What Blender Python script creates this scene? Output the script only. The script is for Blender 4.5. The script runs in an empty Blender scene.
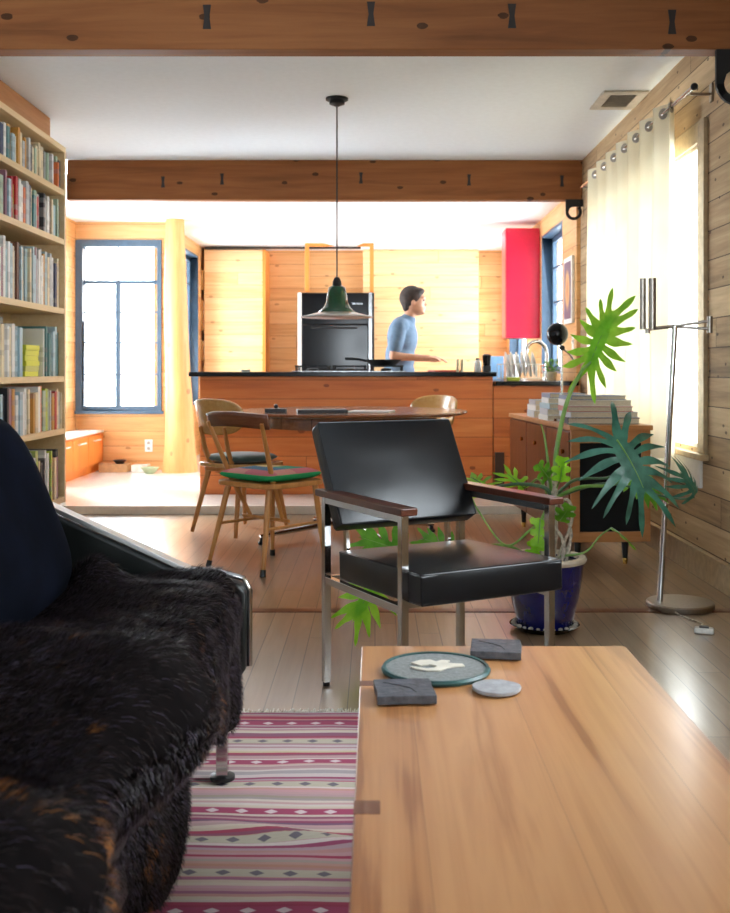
import bpy, bmesh, math, random
from mathutils import Vector, Matrix, noise, Euler
sc = bpy.context.scene
COL = sc.collection
R = math.radians
# ------------------------------------------------------------------ camera
cd = bpy.data.cameras.new('camera'); cam = bpy.data.objects.new('camera', cd); COL.objects.link(cam)
cam.location = (0, 0, 1.0); cam.rotation_euler = (R(90), 0, 0)
cd.sensor_fit = 'VERTICAL'; cd.sensor_height = 36.0; cd.lens = 1040*36/913
cd.shift_x = -10/913; cd.shift_y = -86.5/913
cd.dof.use_dof = True; cd.dof.focus_distance = 3.3; cd.dof.aperture_fstop = 7.0
cd.clip_start = 0.05
sc.camera = cam
# ------------------------------------------------------------------ world + daylight
w = bpy.data.worlds.new('daylight'); sc.world = w; w.use_nodes = True
bg = w.node_tree.nodes['Background']; bg.inputs[0].default_value = (0.84, 0.93, 1.0, 1); bg.inputs[1].default_value = 14.0
w.cycles.sampling_method = 'AUTOMATIC'
vs = sc.view_settings; vs.view_transform = 'Standard'; vs.look = 'None'; vs.gamma = 1.0; vs.use_curve_mapping = False
vs.exposure = 0.72
sd = bpy.data.lights.new('sun', 'SUN'); sd.energy = 20; sd.angle = R(9); sd.color = (1, .98, .95)
so_ = bpy.data.objects.new('sun', sd); COL.objects.link(so_)
so_.rotation_euler = Vector((.52, -.62, -.50)).to_track_quat('-Z', 'Y').to_euler()
sc.cycles.max_bounces = 10; sc.cycles.diffuse_bounces = 6; sc.cycles.glossy_bounces = 4; sc.cycles.transparent_max_bounces = 12
sc.cycles.use_denoising = True; sc.cycles.sample_clamp_indirect = 8.0
sc.cycles.caustics_reflective = False; sc.cycles.caustics_refractive = False
def portal(loc, rot, sx, sy):
    l = bpy.data.lights.new('window_portal', 'AREA'); l.shape = 'RECTANGLE'; l.size = sx; l.size_y = sy
    l.cycles.is_portal = True
    o = bpy.data.objects.new('window_portal', l); COL.objects.link(o); o.location = loc; o.rotation_euler = rot; o['kind'] = 'helper'
PX = (0, R(90), 0)      # faces -X
NX = (0, R(-90), 0)     # faces +X
NY = (R(-90), 0, 0)      # faces -Y
PYY = (R(90), 0, 0)
# (y0,y1,z0,z1) openings
WR = [(-1.6, -0.9, 1.0, 2.0), (1.5, 2.9, .9, 2.1), (5.03, 7.25, .62, 2.10), (8.6, 9.68, .97, 2.24), (10.6, 12.0, .97, 2.24)]
WL2 = [(10.55, 11.6, .62, 2.27)]
WN = [(8.05, 9.5, .12, 2.3)]
for (a, b, c, d) in WR: portal((1.66, (a+b)/2, (c+d)/2), PX, d-c, b-a)
for (a, b, c, d) in WL2: portal((-2.05, (a+b)/2, (c+d)/2), NX, d-c, b-a)
for (a, b, c, d) in WN: portal((-2.9, (a+b)/2, (c+d)/2), NX, d-c, b-a)
portal((-2.42, 9.92, 1.41), NY, .88, 1.6)
portal((-0.3, -2.58, 1.5), PYY, 1.2, 1.2)

# ------------------------------------------------------------------ node helpers
class NT:
    def __init__(s, m): s.t = m.node_tree
    def n(s, ty, **kw):
        nd = s.t.nodes.new(ty)
        for k, v in kw.items():
            if k.startswith('_'): setattr(nd, k[1:], v)
        return nd
    def set(s, sock, v):
        if v is None: return
        if isinstance(v, bpy.types.NodeSocket): s.t.links.new(v, sock)
        else: sock.default_value = v
    def m(s, op, a, b=None, c=None):
        nd = s.t.nodes.new('ShaderNodeMath'); nd.operation = op
        s.set(nd.inputs[0], a); s.set(nd.inputs[1], b); s.set(nd.inputs[2], c)
        return nd.outputs[0]
    def xyz(s, x, y, z):
        nd = s.t.nodes.new('ShaderNodeCombineXYZ')
        for i, v in enumerate((x, y, z)): s.set(nd.inputs[i], v)
        return nd.outputs[0]
    def noise(s, vec, scale, detail=3, rough=.55, dist=0):
        nd = s.t.nodes.new('ShaderNodeTexNoise'); s.set(nd.inputs['Vector'], vec)
        nd.inputs['Scale'].default_value = scale; nd.inputs['Detail'].default_value = detail
        nd.inputs['Roughness'].default_value = rough; nd.inputs['Distortion'].default_value = dist
        return nd.outputs['Fac']
    def white(s, vec):
        nd = s.t.nodes.new('ShaderNodeTexWhiteNoise'); s.set(nd.inputs['Vector'], vec); return nd.outputs['Value']
    def ramp(s, fac, stops, interp='LINEAR'):
        nd = s.t.nodes.new('ShaderNodeValToRGB'); s.set(nd.inputs[0], fac); cr = nd.color_ramp; cr.interpolation = interp
        while len(cr.elements) < len(stops): cr.elements.new(.5)
        for e, (p, c) in zip(cr.elements, stops): e.position = p; e.color = col(c)
        return nd.outputs[0]
    def mix(s, f, a, b, mode='MIX'):
        nd = s.t.nodes.new('ShaderNodeMix'); nd.data_type = 'RGBA'; nd.blend_type = mode
        s.set(nd.inputs[0], f); s.set(nd.inputs[6], a if isinstance(a, bpy.types.NodeSocket) else col(a)); s.set(nd.inputs[7], b if isinstance(b, bpy.types.NodeSocket) else col(b))
        return nd.outputs[2]
    def obj(s):
        nd = s.t.nodes.new('ShaderNodeTexCoord'); return nd.outputs['Object']
    def sep(s, v):
        nd = s.t.nodes.new('ShaderNodeSeparateXYZ'); s.set(nd.inputs[0], v); return nd.outputs
    def bump(s, h, strength=.3, dist=.01):
        nd = s.t.nodes.new('ShaderNodeBump'); nd.inputs['Strength'].default_value = strength; nd.inputs['Distance'].default_value = dist
        s.set(nd.inputs['Height'], h); return nd.outputs[0]
def lin(c): return c/12.92 if c <= .04045 else ((c+.055)/1.055)**2.4
def col(c):
    if len(c) == 4: return c
    return (lin(c[0]/255), lin(c[1]/255), lin(c[2]/255), 1)
MATS = {}
def newmat(name):
    m = bpy.data.materials.new(name); m.use_nodes = True; MATS[name] = m
    return m, NT(m), m.node_tree.nodes['Principled BSDF']
def plain(name, c, rough=.5, metal=0, var=.06, scale=25, bump=0, spec=.5, coat=0, sheen=0, **kw):
    m, t, b = newmat(name)
    f = t.noise(t.obj(), scale, 3)
    c0 = tuple(max(0, x*(1-var)) for x in c); c1 = tuple(min(255, x*(1+var)) for x in c)
    t.set(b.inputs['Base Color'], t.ramp(f, [(.3, c0), (.7, c1)]))
    b.inputs['Roughness'].default_value = rough; b.inputs['Metallic'].default_value = metal
    b.inputs['Specular IOR Level'].default_value = spec; b.inputs['Coat Weight'].default_value = coat
    b.inputs['Sheen Weight'].default_value = sheen
    if bump: t.set(b.inputs['Normal'], t.bump(f, bump, .005))
    return m
def wood(name, stops, u='x', v='z', pw=.14, pl=2.4, gs=1.0, seam=.03, seamc=(60, 30, 12), rough=.5, knots=.5, bump=.25, vary=.5, spec=.4, coat=0, gu=1.6, gv=26):
    m, t, b = newmat(name)
    o = t.sep(t.obj()); ix = {'x': 0, 'y': 1, 'z': 2}
    U = o[ix[u]]; V = o[ix[v]]; Wn = [k for k in 'xyz' if k not in (u, v)][0]; Wc = o[ix[Wn]]
    if pw:
        row = t.m('FLOOR', t.m('DIVIDE', V, pw)); r1 = t.white(t.xyz(row, 3.1, 0))
        us = t.m('DIVIDE', t.m('ADD', U, t.m('MULTIPLY', r1, 7.0)), pl); bi = t.m('FLOOR', us)
        rnd = t.white(t.xyz(row, bi, 1.7))
        fv = t.m('FRACT', t.m('DIVIDE', V, pw)); fu = t.m('FRACT', us)
        e1 = t.m('MINIMUM', fv, t.m('SUBTRACT', 1, fv)); e2 = t.m('MULTIPLY', t.m('MINIMUM', fu, t.m('SUBTRACT', 1, fu)), pl/pw)
        edge = t.m('LESS_THAN', t.m('MINIMUM', e1, e2), seam)
    else:
        rnd = .5; edge = None
    off = t.m('MULTIPLY', rnd, 37.0)
    gvec = t.xyz(t.m('ADD', t.m('MULTIPLY', U, gu*gs), off), t.m('MULTIPLY', V, gv*gs), t.m('ADD', t.m('MULTIPLY', Wc, gv*gs), off))
    g = t.noise(gvec, 1.0, 6, .62, .9)
    big = t.noise(t.xyz(t.m('ADD', t.m('MULTIPLY', U, .7*gs), off), t.m('MULTIPLY', V, 7*gs), t.m('MULTIPLY', Wc, 7*gs)), 1.0, 3, .5, 1.6)
    f = t.m('ADD', t.m('MULTIPLY', g, .55), t.m('MULTIPLY', big, .45))
    if pw: f = t.m('ADD', f, t.m('MULTIPLY', t.m('SUBTRACT', rnd, .5), vary*.45))
    c = t.ramp(f, stops)
    if knots:
        vo = t.n('ShaderNodeTexVoronoi'); vo.voronoi_dimensions = '2D'; t.set(vo.inputs['Vector'], t.xyz(t.m('MULTIPLY', U, 1.6), t.m('MULTIPLY', V, 3.0), 0))
        vo.inputs['Scale'].default_value = 2.4 if name == 'rough_planks' else 1.3
        k = t.m('LESS_THAN', t.m('ADD', vo.outputs['Distance'], t.m('MULTIPLY', t.m('SUBTRACT', g, .5), .06)), .05)
        c = t.mix(t.m('MULTIPLY', k, knots), c, seamc)
    if pw: c = t.mix(t.m('MULTIPLY', edge, .8), c, seamc)
    t.set(b.inputs['Base Color'], c); b.inputs['Roughness'].default_value = rough; b.inputs['Specular IOR Level'].default_value = spec
    b.inputs['Coat Weight'].default_value = coat; b.inputs['Coat Roughness'].default_value = .22 if name == 'floor_boards' else .12
    h = g
    if pw: h = t.m('SUBTRACT', t.m('MULTIPLY', g, .4), t.m('MULTIPLY', edge, 1.0))
    if bump: t.set(b.inputs['Normal'], t.bump(h, bump, .004))
    return m

# ------------------------------------------------------------------ mesh builder
class MB:
    def __init__(s): s.v = []; s.f = []
    def add(s, vs, fs):
        k = len(s.v); s.v += [tuple(v) for v in vs]; s.f += [tuple(i+k for i in f) for f in fs]; return s
    def box(s, x0, x1, y0, y1, z0, z1):
        return s.add([(x0,y0,z0),(x1,y0,z0),(x1,y1,z0),(x0,y1,z0),(x0,y0,z1),(x1,y0,z1),(x1,y1,z1),(x0,y1,z1)],
                     [(0,3,2,1),(4,5,6,7),(0,1,5,4),(1,2,6,5),(2,3,7,6),(3,0,4,7)])
    def obox(s, c, size, rot=(0,0,0)):
        M = Euler(rot).to_matrix(); hx, hy, hz = [k/2 for k in size]; c = Vector(c)
        vs = [c + M @ Vector(p) for p in [(-hx,-hy,-hz),(hx,-hy,-hz),(hx,hy,-hz),(-hx,hy,-hz),(-hx,-hy,hz),(hx,-hy,hz),(hx,hy,hz),(-hx,hy,hz)]]
        return s.add(vs, [(0,3,2,1),(4,5,6,7),(0,1,5,4),(1,2,6,5),(2,3,7,6),(3,0,4,7)])
    def bar(s, p0, p1, wx, wz, up=(0,0,1)):      # rectangular bar from p0 to p1
        p0 = Vector(p0); p1 = Vector(p1); d = (p1-p0).normalized(); up = Vector(up)
        a = d.cross(up)
        if a.length < 1e-4: a = d.cross(Vector((0,1,0)))
        a.normalize(); b = a.cross(d).normalized()
        vs = []
        for p in (p0, p1):
            for (i, j) in ((-1,-1),(1,-1),(1,1),(-1,1)): vs.append(p + a*i*wx/2 + b*j*wz/2)
        return s.add(vs, [(0,1,2,3),(7,6,5,4),(0,4,5,1),(1,5,6,2),(2,6,7,3),(3,7,4,0)])
    def tube(s, pts, r, n=10, cap=True, sq=1.0):
        pts = [Vector(p) for p in pts]; m = len(pts)
        rs = r if isinstance(r, (list, tuple)) else [r]*m
        ref = None; base = len(s.v)
        for i, p in enumerate(pts):
            d = (pts[min(i+1, m-1)] - pts[max(i-1, 0)]).normalized()
            if ref is None:
                ref = d.cross(Vector((0,0,1)))
                if ref.length < 1e-3: ref = Vector((1,0,0))
            a = (ref - d*ref.dot(d)).normalized(); ref = a; b = d.cross(a)
            for k in range(n):
                t = 2*math.pi*k/n; s.v.append(tuple(p + a*math.cos(t)*rs[i] + b*math.sin(t)*rs[i]*sq))
        for i in range(m-1):
            for k in range(n):
                s.f.append((base+i*n+k, base+i*n+(k+1)%n, base+(i+1)*n+(k+1)%n, base+(i+1)*n+k))
        if cap:
            s.f.append(tuple(base+k for k in range(n))[::-1]); s.f.append(tuple(base+(m-1)*n+k for k in range(n)))
        return s
    def cyl(s, p0, p1, r0, r1=None, n=16): return s.tube([p0, p1], [r0, r0 if r1 is None else r1], n)
    def lathe(s, prof, n=32, c=(0,0,0), sx=1, sy=1):
        base = len(s.v); m = len(prof)
        for (r, z) in prof:
            for k in range(n):
                t = 2*math.pi*k/n; s.v.append((c[0]+r*math.cos(t)*sx, c[1]+r*math.sin(t)*sy, c[2]+z))
        for i in range(m-1):
            for k in range(n): s.f.append((base+i*n+k, base+i*n+(k+1)%n, base+(i+1)*n+(k+1)%n, base+(i+1)*n+k))
        if prof[0][0] > 1e-5: s.f.append(tuple(base+k for k in range(n))[::-1])
        if prof[-1][0] > 1e-5: s.f.append(tuple(base+(m-1)*n+k for k in range(n)))
        return s
    def prism(s, poly, axis, a0, a1):
        n = len(poly)
        def P(p, a):
            return {'x': (a, p[0], p[1]), 'y': (p[0], a, p[1]), 'z': (p[0], p[1], a)}[axis]
        return s.add([P(p, a0) for p in poly]+[P(p, a1) for p in poly],
                     [tuple(range(n))[::-1], tuple(range(n, 2*n))]+[(i, (i+1) % n, n+(i+1) % n, n+i) for i in range(n)])
    def sphere(s, c, r, sx=1, sy=1, sz=1, n=20, m=12):
        return s.lathe([(max(1e-6, r*math.sin(math.pi*i/m)), -r*sz*math.cos(math.pi*i/m)) for i in range(m+1)], n, c, sx, sy)
    def grid(s, fn, nu, nv):
        base = len(s.v)
        for i in range(nu+1):
            for j in range(nv+1): s.v.append(tuple(fn(i/nu, j/nv)))
        for i in range(nu):
            for j in range(nv):
                a = base+i*(nv+1)+j; s.f.append((a, a+nv+1, a+nv+2, a+1))
        return s
def obj(name, mb, mat, parent=None, smooth=False, bevel=0, seg=2, label=None, solid=0, sub=0, loc=None, rot=None, angle=40):
    me = bpy.data.meshes.new(name); me.from_pydata(mb.v, [], mb.f); me.validate()
    bm = bmesh.new(); bm.from_mesh(me); bmesh.ops.remove_doubles(bm, verts=bm.verts, dist=1e-6); bmesh.ops.recalc_face_normals(bm, faces=bm.faces); bm.to_mesh(me); bm.free()
    if mat: me.materials.append(MATS[mat] if isinstance(mat, str) else mat)
    o = bpy.data.objects.new(name, me); COL.objects.link(o)
    if parent: o.parent = parent
    if loc: o.location = loc
    if rot: o.rotation_euler = rot
    if smooth:
        me.polygons.foreach_set('use_smooth', [True]*len(me.polygons))
        if smooth != 'all': me.set_sharp_from_angle(angle=R(angle))
    if solid: md = o.modifiers.new('solid', 'SOLIDIFY'); md.thickness = solid; md.offset = 0
    if bevel:
        md = o.modifiers.new('bevel', 'BEVEL'); md.width = bevel; md.segments = seg; md.limit_method = 'ANGLE'; md.angle_limit = R(40)
        me.polygons.foreach_set('use_smooth', [True]*len(me.polygons)); md.harden_normals = True
    if sub: md = o.modifiers.new('sub', 'SUBSURF'); md.levels = sub; md.render_levels = sub
    if label: o['label'] = label
    return o
def tag(o, label, cat, group=None, kind=None):
    o['label'] = label; o['category'] = cat
    if group: o['group'] = group
    if kind: o['kind'] = kind
    return o
def thing(name, label, cat, loc=(0,0,0), rz=0, group=None):
    o = bpy.data.objects.new(name, None); COL.objects.link(o); o.location = loc; o.rotation_euler = (0, 0, rz); o.empty_display_size = .1
    return tag(o, label, cat, group)
def struct(name, mb, mat, **kw):
    o = obj(name, mb, mat, **kw); o['kind'] = 'structure'; return o
def copy_tree(o, parent=None):
    c = o.copy(); COL.objects.link(c)
    if parent: c.parent = parent
    for ch in list(o.children):
        copy_tree(ch, c)
    return c
F = 1040.0
def W(px, py, d): return Vector(((px-375)/F*d, d, 1-(py-370)/F*d))   # a point of the room read off the photograph at a distance

# ------------------------------------------------------------------ materials
wood('pine_planks_x', [(.15, (182, 122, 68)), (.45, (220, 166, 106)), (.8, (238, 194, 140))], 'x', 'z', .14, 3.4, rough=.45, seam=.014, seamc=(140, 84, 42))
wood('pine_planks_y', [(.15, (182, 122, 68)), (.45, (220, 166, 106)), (.8, (238, 194, 140))], 'y', 'z', .14, 3.4, rough=.45, seam=.014, seamc=(140, 84, 42))
wood('pine_planks_pale', [(.15, (206, 152, 96)), (.45, (234, 190, 136)), (.8, (246, 212, 164))], 'x', 'z', .14, 4, rough=.45, seam=.014, seamc=(160, 100, 54))
wood('rough_planks', [(.1, (96, 74, 54)), (.42, (172, 142, 106)), (.8, (216, 188, 148))], 'y', 'z', .138, 2.2, seam=.02, rough=.75, knots=.75, bump=.6, gs=1.2, seamc=(52, 34, 20), vary=.7)
wood('island_wood', [(.12, (140, 66, 22)), (.45, (192, 104, 46)), (.85, (216, 138, 74))], 'x', 'z', .145, 3.4, rough=.4, seam=.016, seamc=(104, 44, 16), knots=.7, vary=.6)
wood('beam_wood', [(.12, (84, 46, 22)), (.45, (134, 82, 44)), (.8, (164, 108, 64))], 'x', 'z', 0, 1, rough=.6, spec=.25, knots=.8, seamc=(44, 22, 8), gs=.8)
wood('beam_wood_y', [(.12, (140, 84, 40)), (.5, (182, 124, 72)), (.8, (206, 154, 98))], 'y', 'z', 0, 1, rough=.55, knots=.4)
wood('floor_boards', [(.15, (106, 80, 56)), (.45, (142, 114, 84)), (.8, (168, 140, 108))], 'y', 'x', .082, 1.7, rough=.33, knots=0, seamc=(66, 44, 32), bump=.06, spec=.6, coat=.9, seam=.02, vary=.4)
wood('post_wood', [(.15, (190, 124, 66)), (.45, (222, 162, 98)), (.8, (240, 188, 124))], 'z', 'x', 0, 1, rough=.5, knots=.4)
wood('cherry', [(.25, (108, 62, 30)), (.38, (150, 96, 52)), (.46, (138, 84, 44)), (.50, (168, 114, 68)), (.60, (182, 130, 82)), (.68, (158, 104, 58)), (.8, (192, 144, 96))], 'y', 'x', .185, 9, rough=.3, knots=0, seam=.003, seamc=(130, 84, 50), gs=.7, gu=.55, gv=22, bump=.03, spec=.5, coat=.15, vary=.4)
wood('chair_oak', [(.15, (150, 92, 42)), (.5, (192, 132, 72)), (.85, (216, 164, 104))], 'z', 'x', 0, 1, rough=.35, knots=0, gs=2)
wood('ply_gold', [(.15, (166, 116, 58)), (.5, (196, 150, 88)), (.85, (214, 178, 118))], 'x', 'z', 0, 1, rough=.22, knots=0, gs=1.6, coat=.4)
wood('walnut', [(.15, (62, 32, 18)), (.5, (104, 58, 34)), (.85, (140, 88, 56))], 'y', 'z', 0, 1, rough=.3, knots=0, gs=1.5, coat=.2)
wood('walnut_door', [(.15, (70, 36, 18)), (.5, (110, 60, 32)), (.85, (140, 84, 48))], 'z', 'y', 0, 1, rough=.3, knots=0, gs=1.5, coat=.2)
wood('rosewood', [(.15, (44, 20, 12)), (.5, (78, 38, 22)), (.85, (116, 62, 38))], 'y', 'x', 0, 1, rough=.3, knots=0, gs=2.2, coat=.3)
wood('teak_edge', [(.15, (156, 98, 54)), (.5, (186, 128, 78)), (.85, (206, 156, 106))], 'x', 'z', 0, 1, rough=.4, knots=0, gs=1.4)
wood('table_top_wood', [(.15, (96, 52, 30)), (.5, (132, 80, 50)), (.85, (164, 112, 78))], 'x', 'y', .12, 3, rough=.2, knots=0, gs=1.4, coat=.3, seam=.01)
wood('birch', [(.15, (206, 176, 128)), (.5, (226, 200, 154)), (.85, (238, 218, 178))], 'y', 'x', 0, 1, rough=.45, knots=0, gs=1.6)
wood('orange_fir', [(.15, (196, 104, 34)), (.5, (226, 138, 60)), (.85, (238, 160, 84))], 'z', 'y', 0, 1, rough=.4, knots=.25, gs=1)
plain('ceiling_white', (230, 238, 247), .85, var=.01)
plain('kitchen_white', (244, 245, 246), .8, var=.01)
plain('living_wall', (222, 224, 226), .8, var=.02)
plain('pale_floor', (238, 238, 232), .16, var=.03, spec=.5, coat=.2)
plain('baseboard_tan', (172, 148, 112), .5, var=.08)
plain('white_paint', (232, 230, 224), .45, var=.02)
plain('slate_blue', (70, 94, 116), .4, var=.05)
plain('iron_black', (20, 20, 21), .45, spec=.4)
plain('key_black', (36, 26, 20), .6)
plain('black_gloss', (8, 8, 10), .12, spec=.35)
plain('counter_black', (10, 10, 12), .2, spec=.25)
plain('chrome', (196, 194, 192), .1, 1, var=.01)
plain('brushed_nickel', (168, 160, 150), .28, 1, var=.04, scale=80)
plain('brass', (190, 146, 70), .25, 1)
plain('black_plastic', (16, 16, 17), .4)
plain('vent_metal', (206, 200, 190), .5)
plain('vent_dark', (120, 110, 98), .6)
plain('enamel_green', (24, 78, 52), .12, spec=.6, coat=.5)
plain('enamel_white', (216, 210, 204), .2, coat=.3)
plain('enamel_rose', (214, 178, 164), .5)
plain('red_cabinet', (196, 16, 52), .28, var=.02, spec=.5)
plain('pot_blue', (14, 20, 88), .1, var=.15, spec=.6, coat=.7)
plain('pot_rim', (206, 190, 168), .45)
plain('soil', (44, 32, 24), .95, var=.3, scale=60, bump=.8)
plain('pebble', (170, 158, 142), .7, var=.2, scale=40)
plain('root_grey', (176, 166, 150), .8, var=.25, scale=60)
plain('slate', (70, 72, 78), .5, var=.2, scale=60, bump=.5)
plain('slate_pale', (150, 150, 152), .55, var=.1, scale=60, bump=.3)
plain('slate_edge', (30, 34, 38), .6)
plain('trivet', (122, 124, 122), .6, var=.12, scale=120, bump=.4)
plain('trivet_teal', (36, 74, 72), .4, var=.15)
plain('trivet_cream', (206, 198, 182), .5, var=.06)
plain('pages', (206, 196, 174), .8, var=.08, scale=160)
plain('silk_black', (9, 9, 10), .9, var=.1)
plain('cushion_green', (70, 92, 84), .9, var=.1, sheen=.4)
plain('velvet', (9, 11, 18), .95, var=.4, scale=7, sheen=0, bump=.1, spec=.02)
plain('bread_red', (196, 60, 40), .5)
plain('skin', (206, 152, 120), .5, var=.04)
plain('hair', (46, 34, 28), .7, var=.3, scale=60, bump=.6)
plain('shirt', (108, 132, 156), .9, var=.06)
plain('trousers', (60, 62, 70), .9, var=.06)
plain('shoe', (40, 34, 30), .6)
plain('eye', (40, 30, 26), .3)
plain('steel', (180, 182, 184), .22, 1)
plain('white_china', (236, 236, 232), .2, spec=.5)
plain('yellow_green', (180, 190, 50), .5)
plain('cardboard', (196, 160, 116), .8)
plain('pale_green', (176, 194, 160), .6)
plain('dark_bowl', (52, 40, 34), .4)
plain('herb', (96, 150, 60), .6, var=.3)
plain('cream', (226, 212, 176), .5)
plain('light_blue', (120, 160, 196), .4)
plain('grey_card', (168, 166, 156), .7)
plain('art_white', (228, 226, 222), .5)
plain('dark_toe', (60, 34, 18), .6)
# leather
def leather(name, c, rough=.3):
    m, t, b = newmat(name); o = t.obj()
    vo = t.n('ShaderNodeTexVoronoi'); vo.inputs['Scale'].default_value = 420; t.set(vo.inputs['Vector'], o)
    t.set(b.inputs['Base Color'], t.ramp(t.noise(o, 9, 3), [(.3, tuple(x*.8 for x in c)), (.7, tuple(x*1.15 for x in c))]))
    b.inputs['Roughness'].default_value = rough; b.inputs['Specular IOR Level'].default_value = .42
    h = t.m('ADD', t.m('MULTIPLY', vo.outputs['Distance'], .12), t.m('MULTIPLY', t.noise(o, 5, 2), 1.2))
    t.set(b.inputs['Normal'], t.bump(h, .25, .006)); return m
plain('satin_steel', (218, 216, 212), .38, 1, var=.01)
leather('leather_black', (11, 12, 15), .3)
leather('leather_sofa', (16, 19, 17), .4)
# glass
m, t, b = newmat('glass')
t.t.nodes.remove(b); out = t.t.nodes['Material Output']
tr = t.n('ShaderNodeBsdfTransparent'); gl = t.n('ShaderNodeBsdfGlossy'); gl.inputs['Roughness'].default_value = .02
fr = t.n('ShaderNodeFresnel'); fr.inputs[0].default_value = 1.35; mx = t.n('ShaderNodeMixShader')
t.set(mx.inputs[0], t.m('MULTIPLY', fr.outputs[0], .7)); t.set(mx.inputs[1], tr.outputs[0]); t.set(mx.inputs[2], gl.outputs[0]); t.set(out.inputs[0], mx.outputs[0])
# translucent curtain
m, t, b = newmat('curtain')
o_ = t.obj(); weave = t.noise(o_, 260, 2); cc = t.ramp(t.noise(o_, 3, 2), [(.3, (234, 220, 186)), (.7, (246, 236, 208))])
t.t.nodes.remove(b); out = t.t.nodes['Material Output']
df = t.n('ShaderNodeBsdfDiffuse'); tl = t.n('ShaderNodeBsdfTranslucent'); mx = t.n('ShaderNodeMixShader'); mx.inputs[0].default_value = .095
t.set(df.inputs[0], cc); t.set(tl.inputs[0], cc); nb = t.bump(weave, .2, .002); t.set(df.inputs['Normal'], nb)
t.set(mx.inputs[1], df.outputs[0]); t.set(mx.inputs[2], tl.outputs[0]); t.set(out.inputs[0], mx.outputs[0])
# leaves
def leafmat(name, c0, c1, trans):
    m, t, b = newmat(name); f = t.noise(t.obj(), 14, 3); c = t.ramp(f, [(.3, c0), (.7, c1)])
    t.set(b.inputs['Base Color'], c); b.inputs['Roughness'].default_value = .3; b.inputs['Specular IOR Level'].default_value = .5
    tl = t.n('ShaderNodeBsdfTranslucent'); t.set(tl.inputs[0], c); mx = t.n('ShaderNodeMixShader'); mx.inputs[0].default_value = trans
    t.set(mx.inputs[1], b.outputs[0]); t.set(mx.inputs[2], tl.outputs[0]); t.set(t.t.nodes['Material Output'].inputs[0], mx.outputs[0])
leafmat('leaf_bright', (132, 204, 44), (178, 236, 76), .65)
leafmat('leaf_mid', (74, 140, 30), (120, 184, 52), .35)
leafmat('leaf_dark', (32, 78, 60), (72, 132, 108), .08)  # lighter mottling paints in the highlights of the glossy leaf
leafmat('stem', (100, 150, 60), (150, 190, 100), .15)
leafmat('stem_dark', (60, 96, 66), (96, 134, 92), .1)
# kilim
m, t, b = newmat('kilim'); o_ = t.sep(t.obj()); X, Y = o_[0], o_[1]
wob = t.m('MULTIPLY', t.m('SUBTRACT', t.noise(t.xyz(X, Y, 0), 3.0, 2), .5), .025)
yy = t.m('ADD', t.m('ADD', Y, t.m('MULTIPLY', X, .02)), wob)
band = t.m('FLOOR', t.m('DIVIDE', yy, .021))
rb = t.white(t.xyz(band, 5.5, 0)); fb = t.m('FRACT', t.m('DIVIDE', yy, .021))
rb2 = t.white(t.xyz(t.m('FLOOR', t.m('DIVIDE', yy, .0105)), 1.5, 0))
pal = t.ramp(rb, [(0, (212, 196, 188)), (.18, (172, 52, 80)), (.30, (222, 206, 196)), (.44, (134, 62, 100)), (.54, (202, 180, 182)), (.64, (186, 36, 60)), (.72, (104, 96, 116)), (.80, (210, 190, 160)), (.9, (198, 104, 134))], 'CONSTANT')
pal2 = t.ramp(rb2, [(0, (224, 210, 204)), (.3, (150, 46, 84)), (.45, (214, 196, 180)), (.6, (176, 70, 100)), (.8, (112, 104, 124)), (.9, (214, 194, 150))], 'CONSTANT')
c = t.mix(.45, pal, pal2)
# motif bands: zigzag diamonds every ~0.17 m
bb = t.m('FRACT', t.m('DIVIDE', yy, .145)); isb = t.m('LESS_THAN', bb, .2); vv = t.m('DIVIDE', bb, .2)
tri = t.m('ABSOLUTE', t.m('SUBTRACT', t.m('FRACT', t.m('MULTIPLY', X, 15.0)), .5))
dia = t.m('LESS_THAN', t.m('ADD', t.m('MULTIPLY', tri, 1.6), t.m('ABSOLUTE', t.m('SUBTRACT', vv, .5))), .38)
rb3 = t.white(t.xyz(t.m('FLOOR', t.m('DIVIDE', yy, .145)), 9.5, 0))
mb_ = t.ramp(rb3, [(0, (196, 186, 164)), (.3, (168, 60, 96)), (.6, (140, 132, 150)), (.8, (206, 188, 190))], 'CONSTANT')
md_ = t.ramp(rb3, [(0, (112, 104, 112)), (.3, (226, 206, 206)), (.6, (226, 220, 206)), (.8, (140, 46, 90))], 'CONSTANT')
mot = t.mix(dia, mb_, md_)
c = t.mix(isb, c, mot)
c = t.mix(t.m('MULTIPLY', t.noise(t.xyz(t.m('MULTIPLY', X, 40), t.m('MULTIPLY', Y, 300), 0), 1, 2), .25), c, (120, 100, 100))
t.set(b.inputs['Base Color'], c); b.inputs['Roughness'].default_value = .9
t.set(b.inputs['Normal'], t.bump(t.noise(t.xyz(t.m('MULTIPLY', X, 500), t.m('MULTIPLY', Y, 250), 0), 1, 2), .3, .002))
# patchwork cushion
m, t, b = newmat('patchwork'); o_ = t.sep(t.obj())
cell = t.white(t.xyz(t.m('FLOOR', t.m('MULTIPLY', o_[0], 8)), t.m('FLOOR', t.m('MULTIPLY', o_[1], 8)), 2.0))
side = t.m('LESS_THAN', o_[2], .040)
c = t.mix(side, t.ramp(cell, [(0, (196, 108, 120)), (.22, (40, 150, 120)), (.4, (60, 112, 148)), (.55, (204, 140, 130)), (.75, (60, 140, 96)), (.88, (210, 180, 120))], 'CONSTANT'), (20, 150, 84))
t.set(b.inputs['Base Color'], c); b.inputs['Roughness'].default_value = .85
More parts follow.
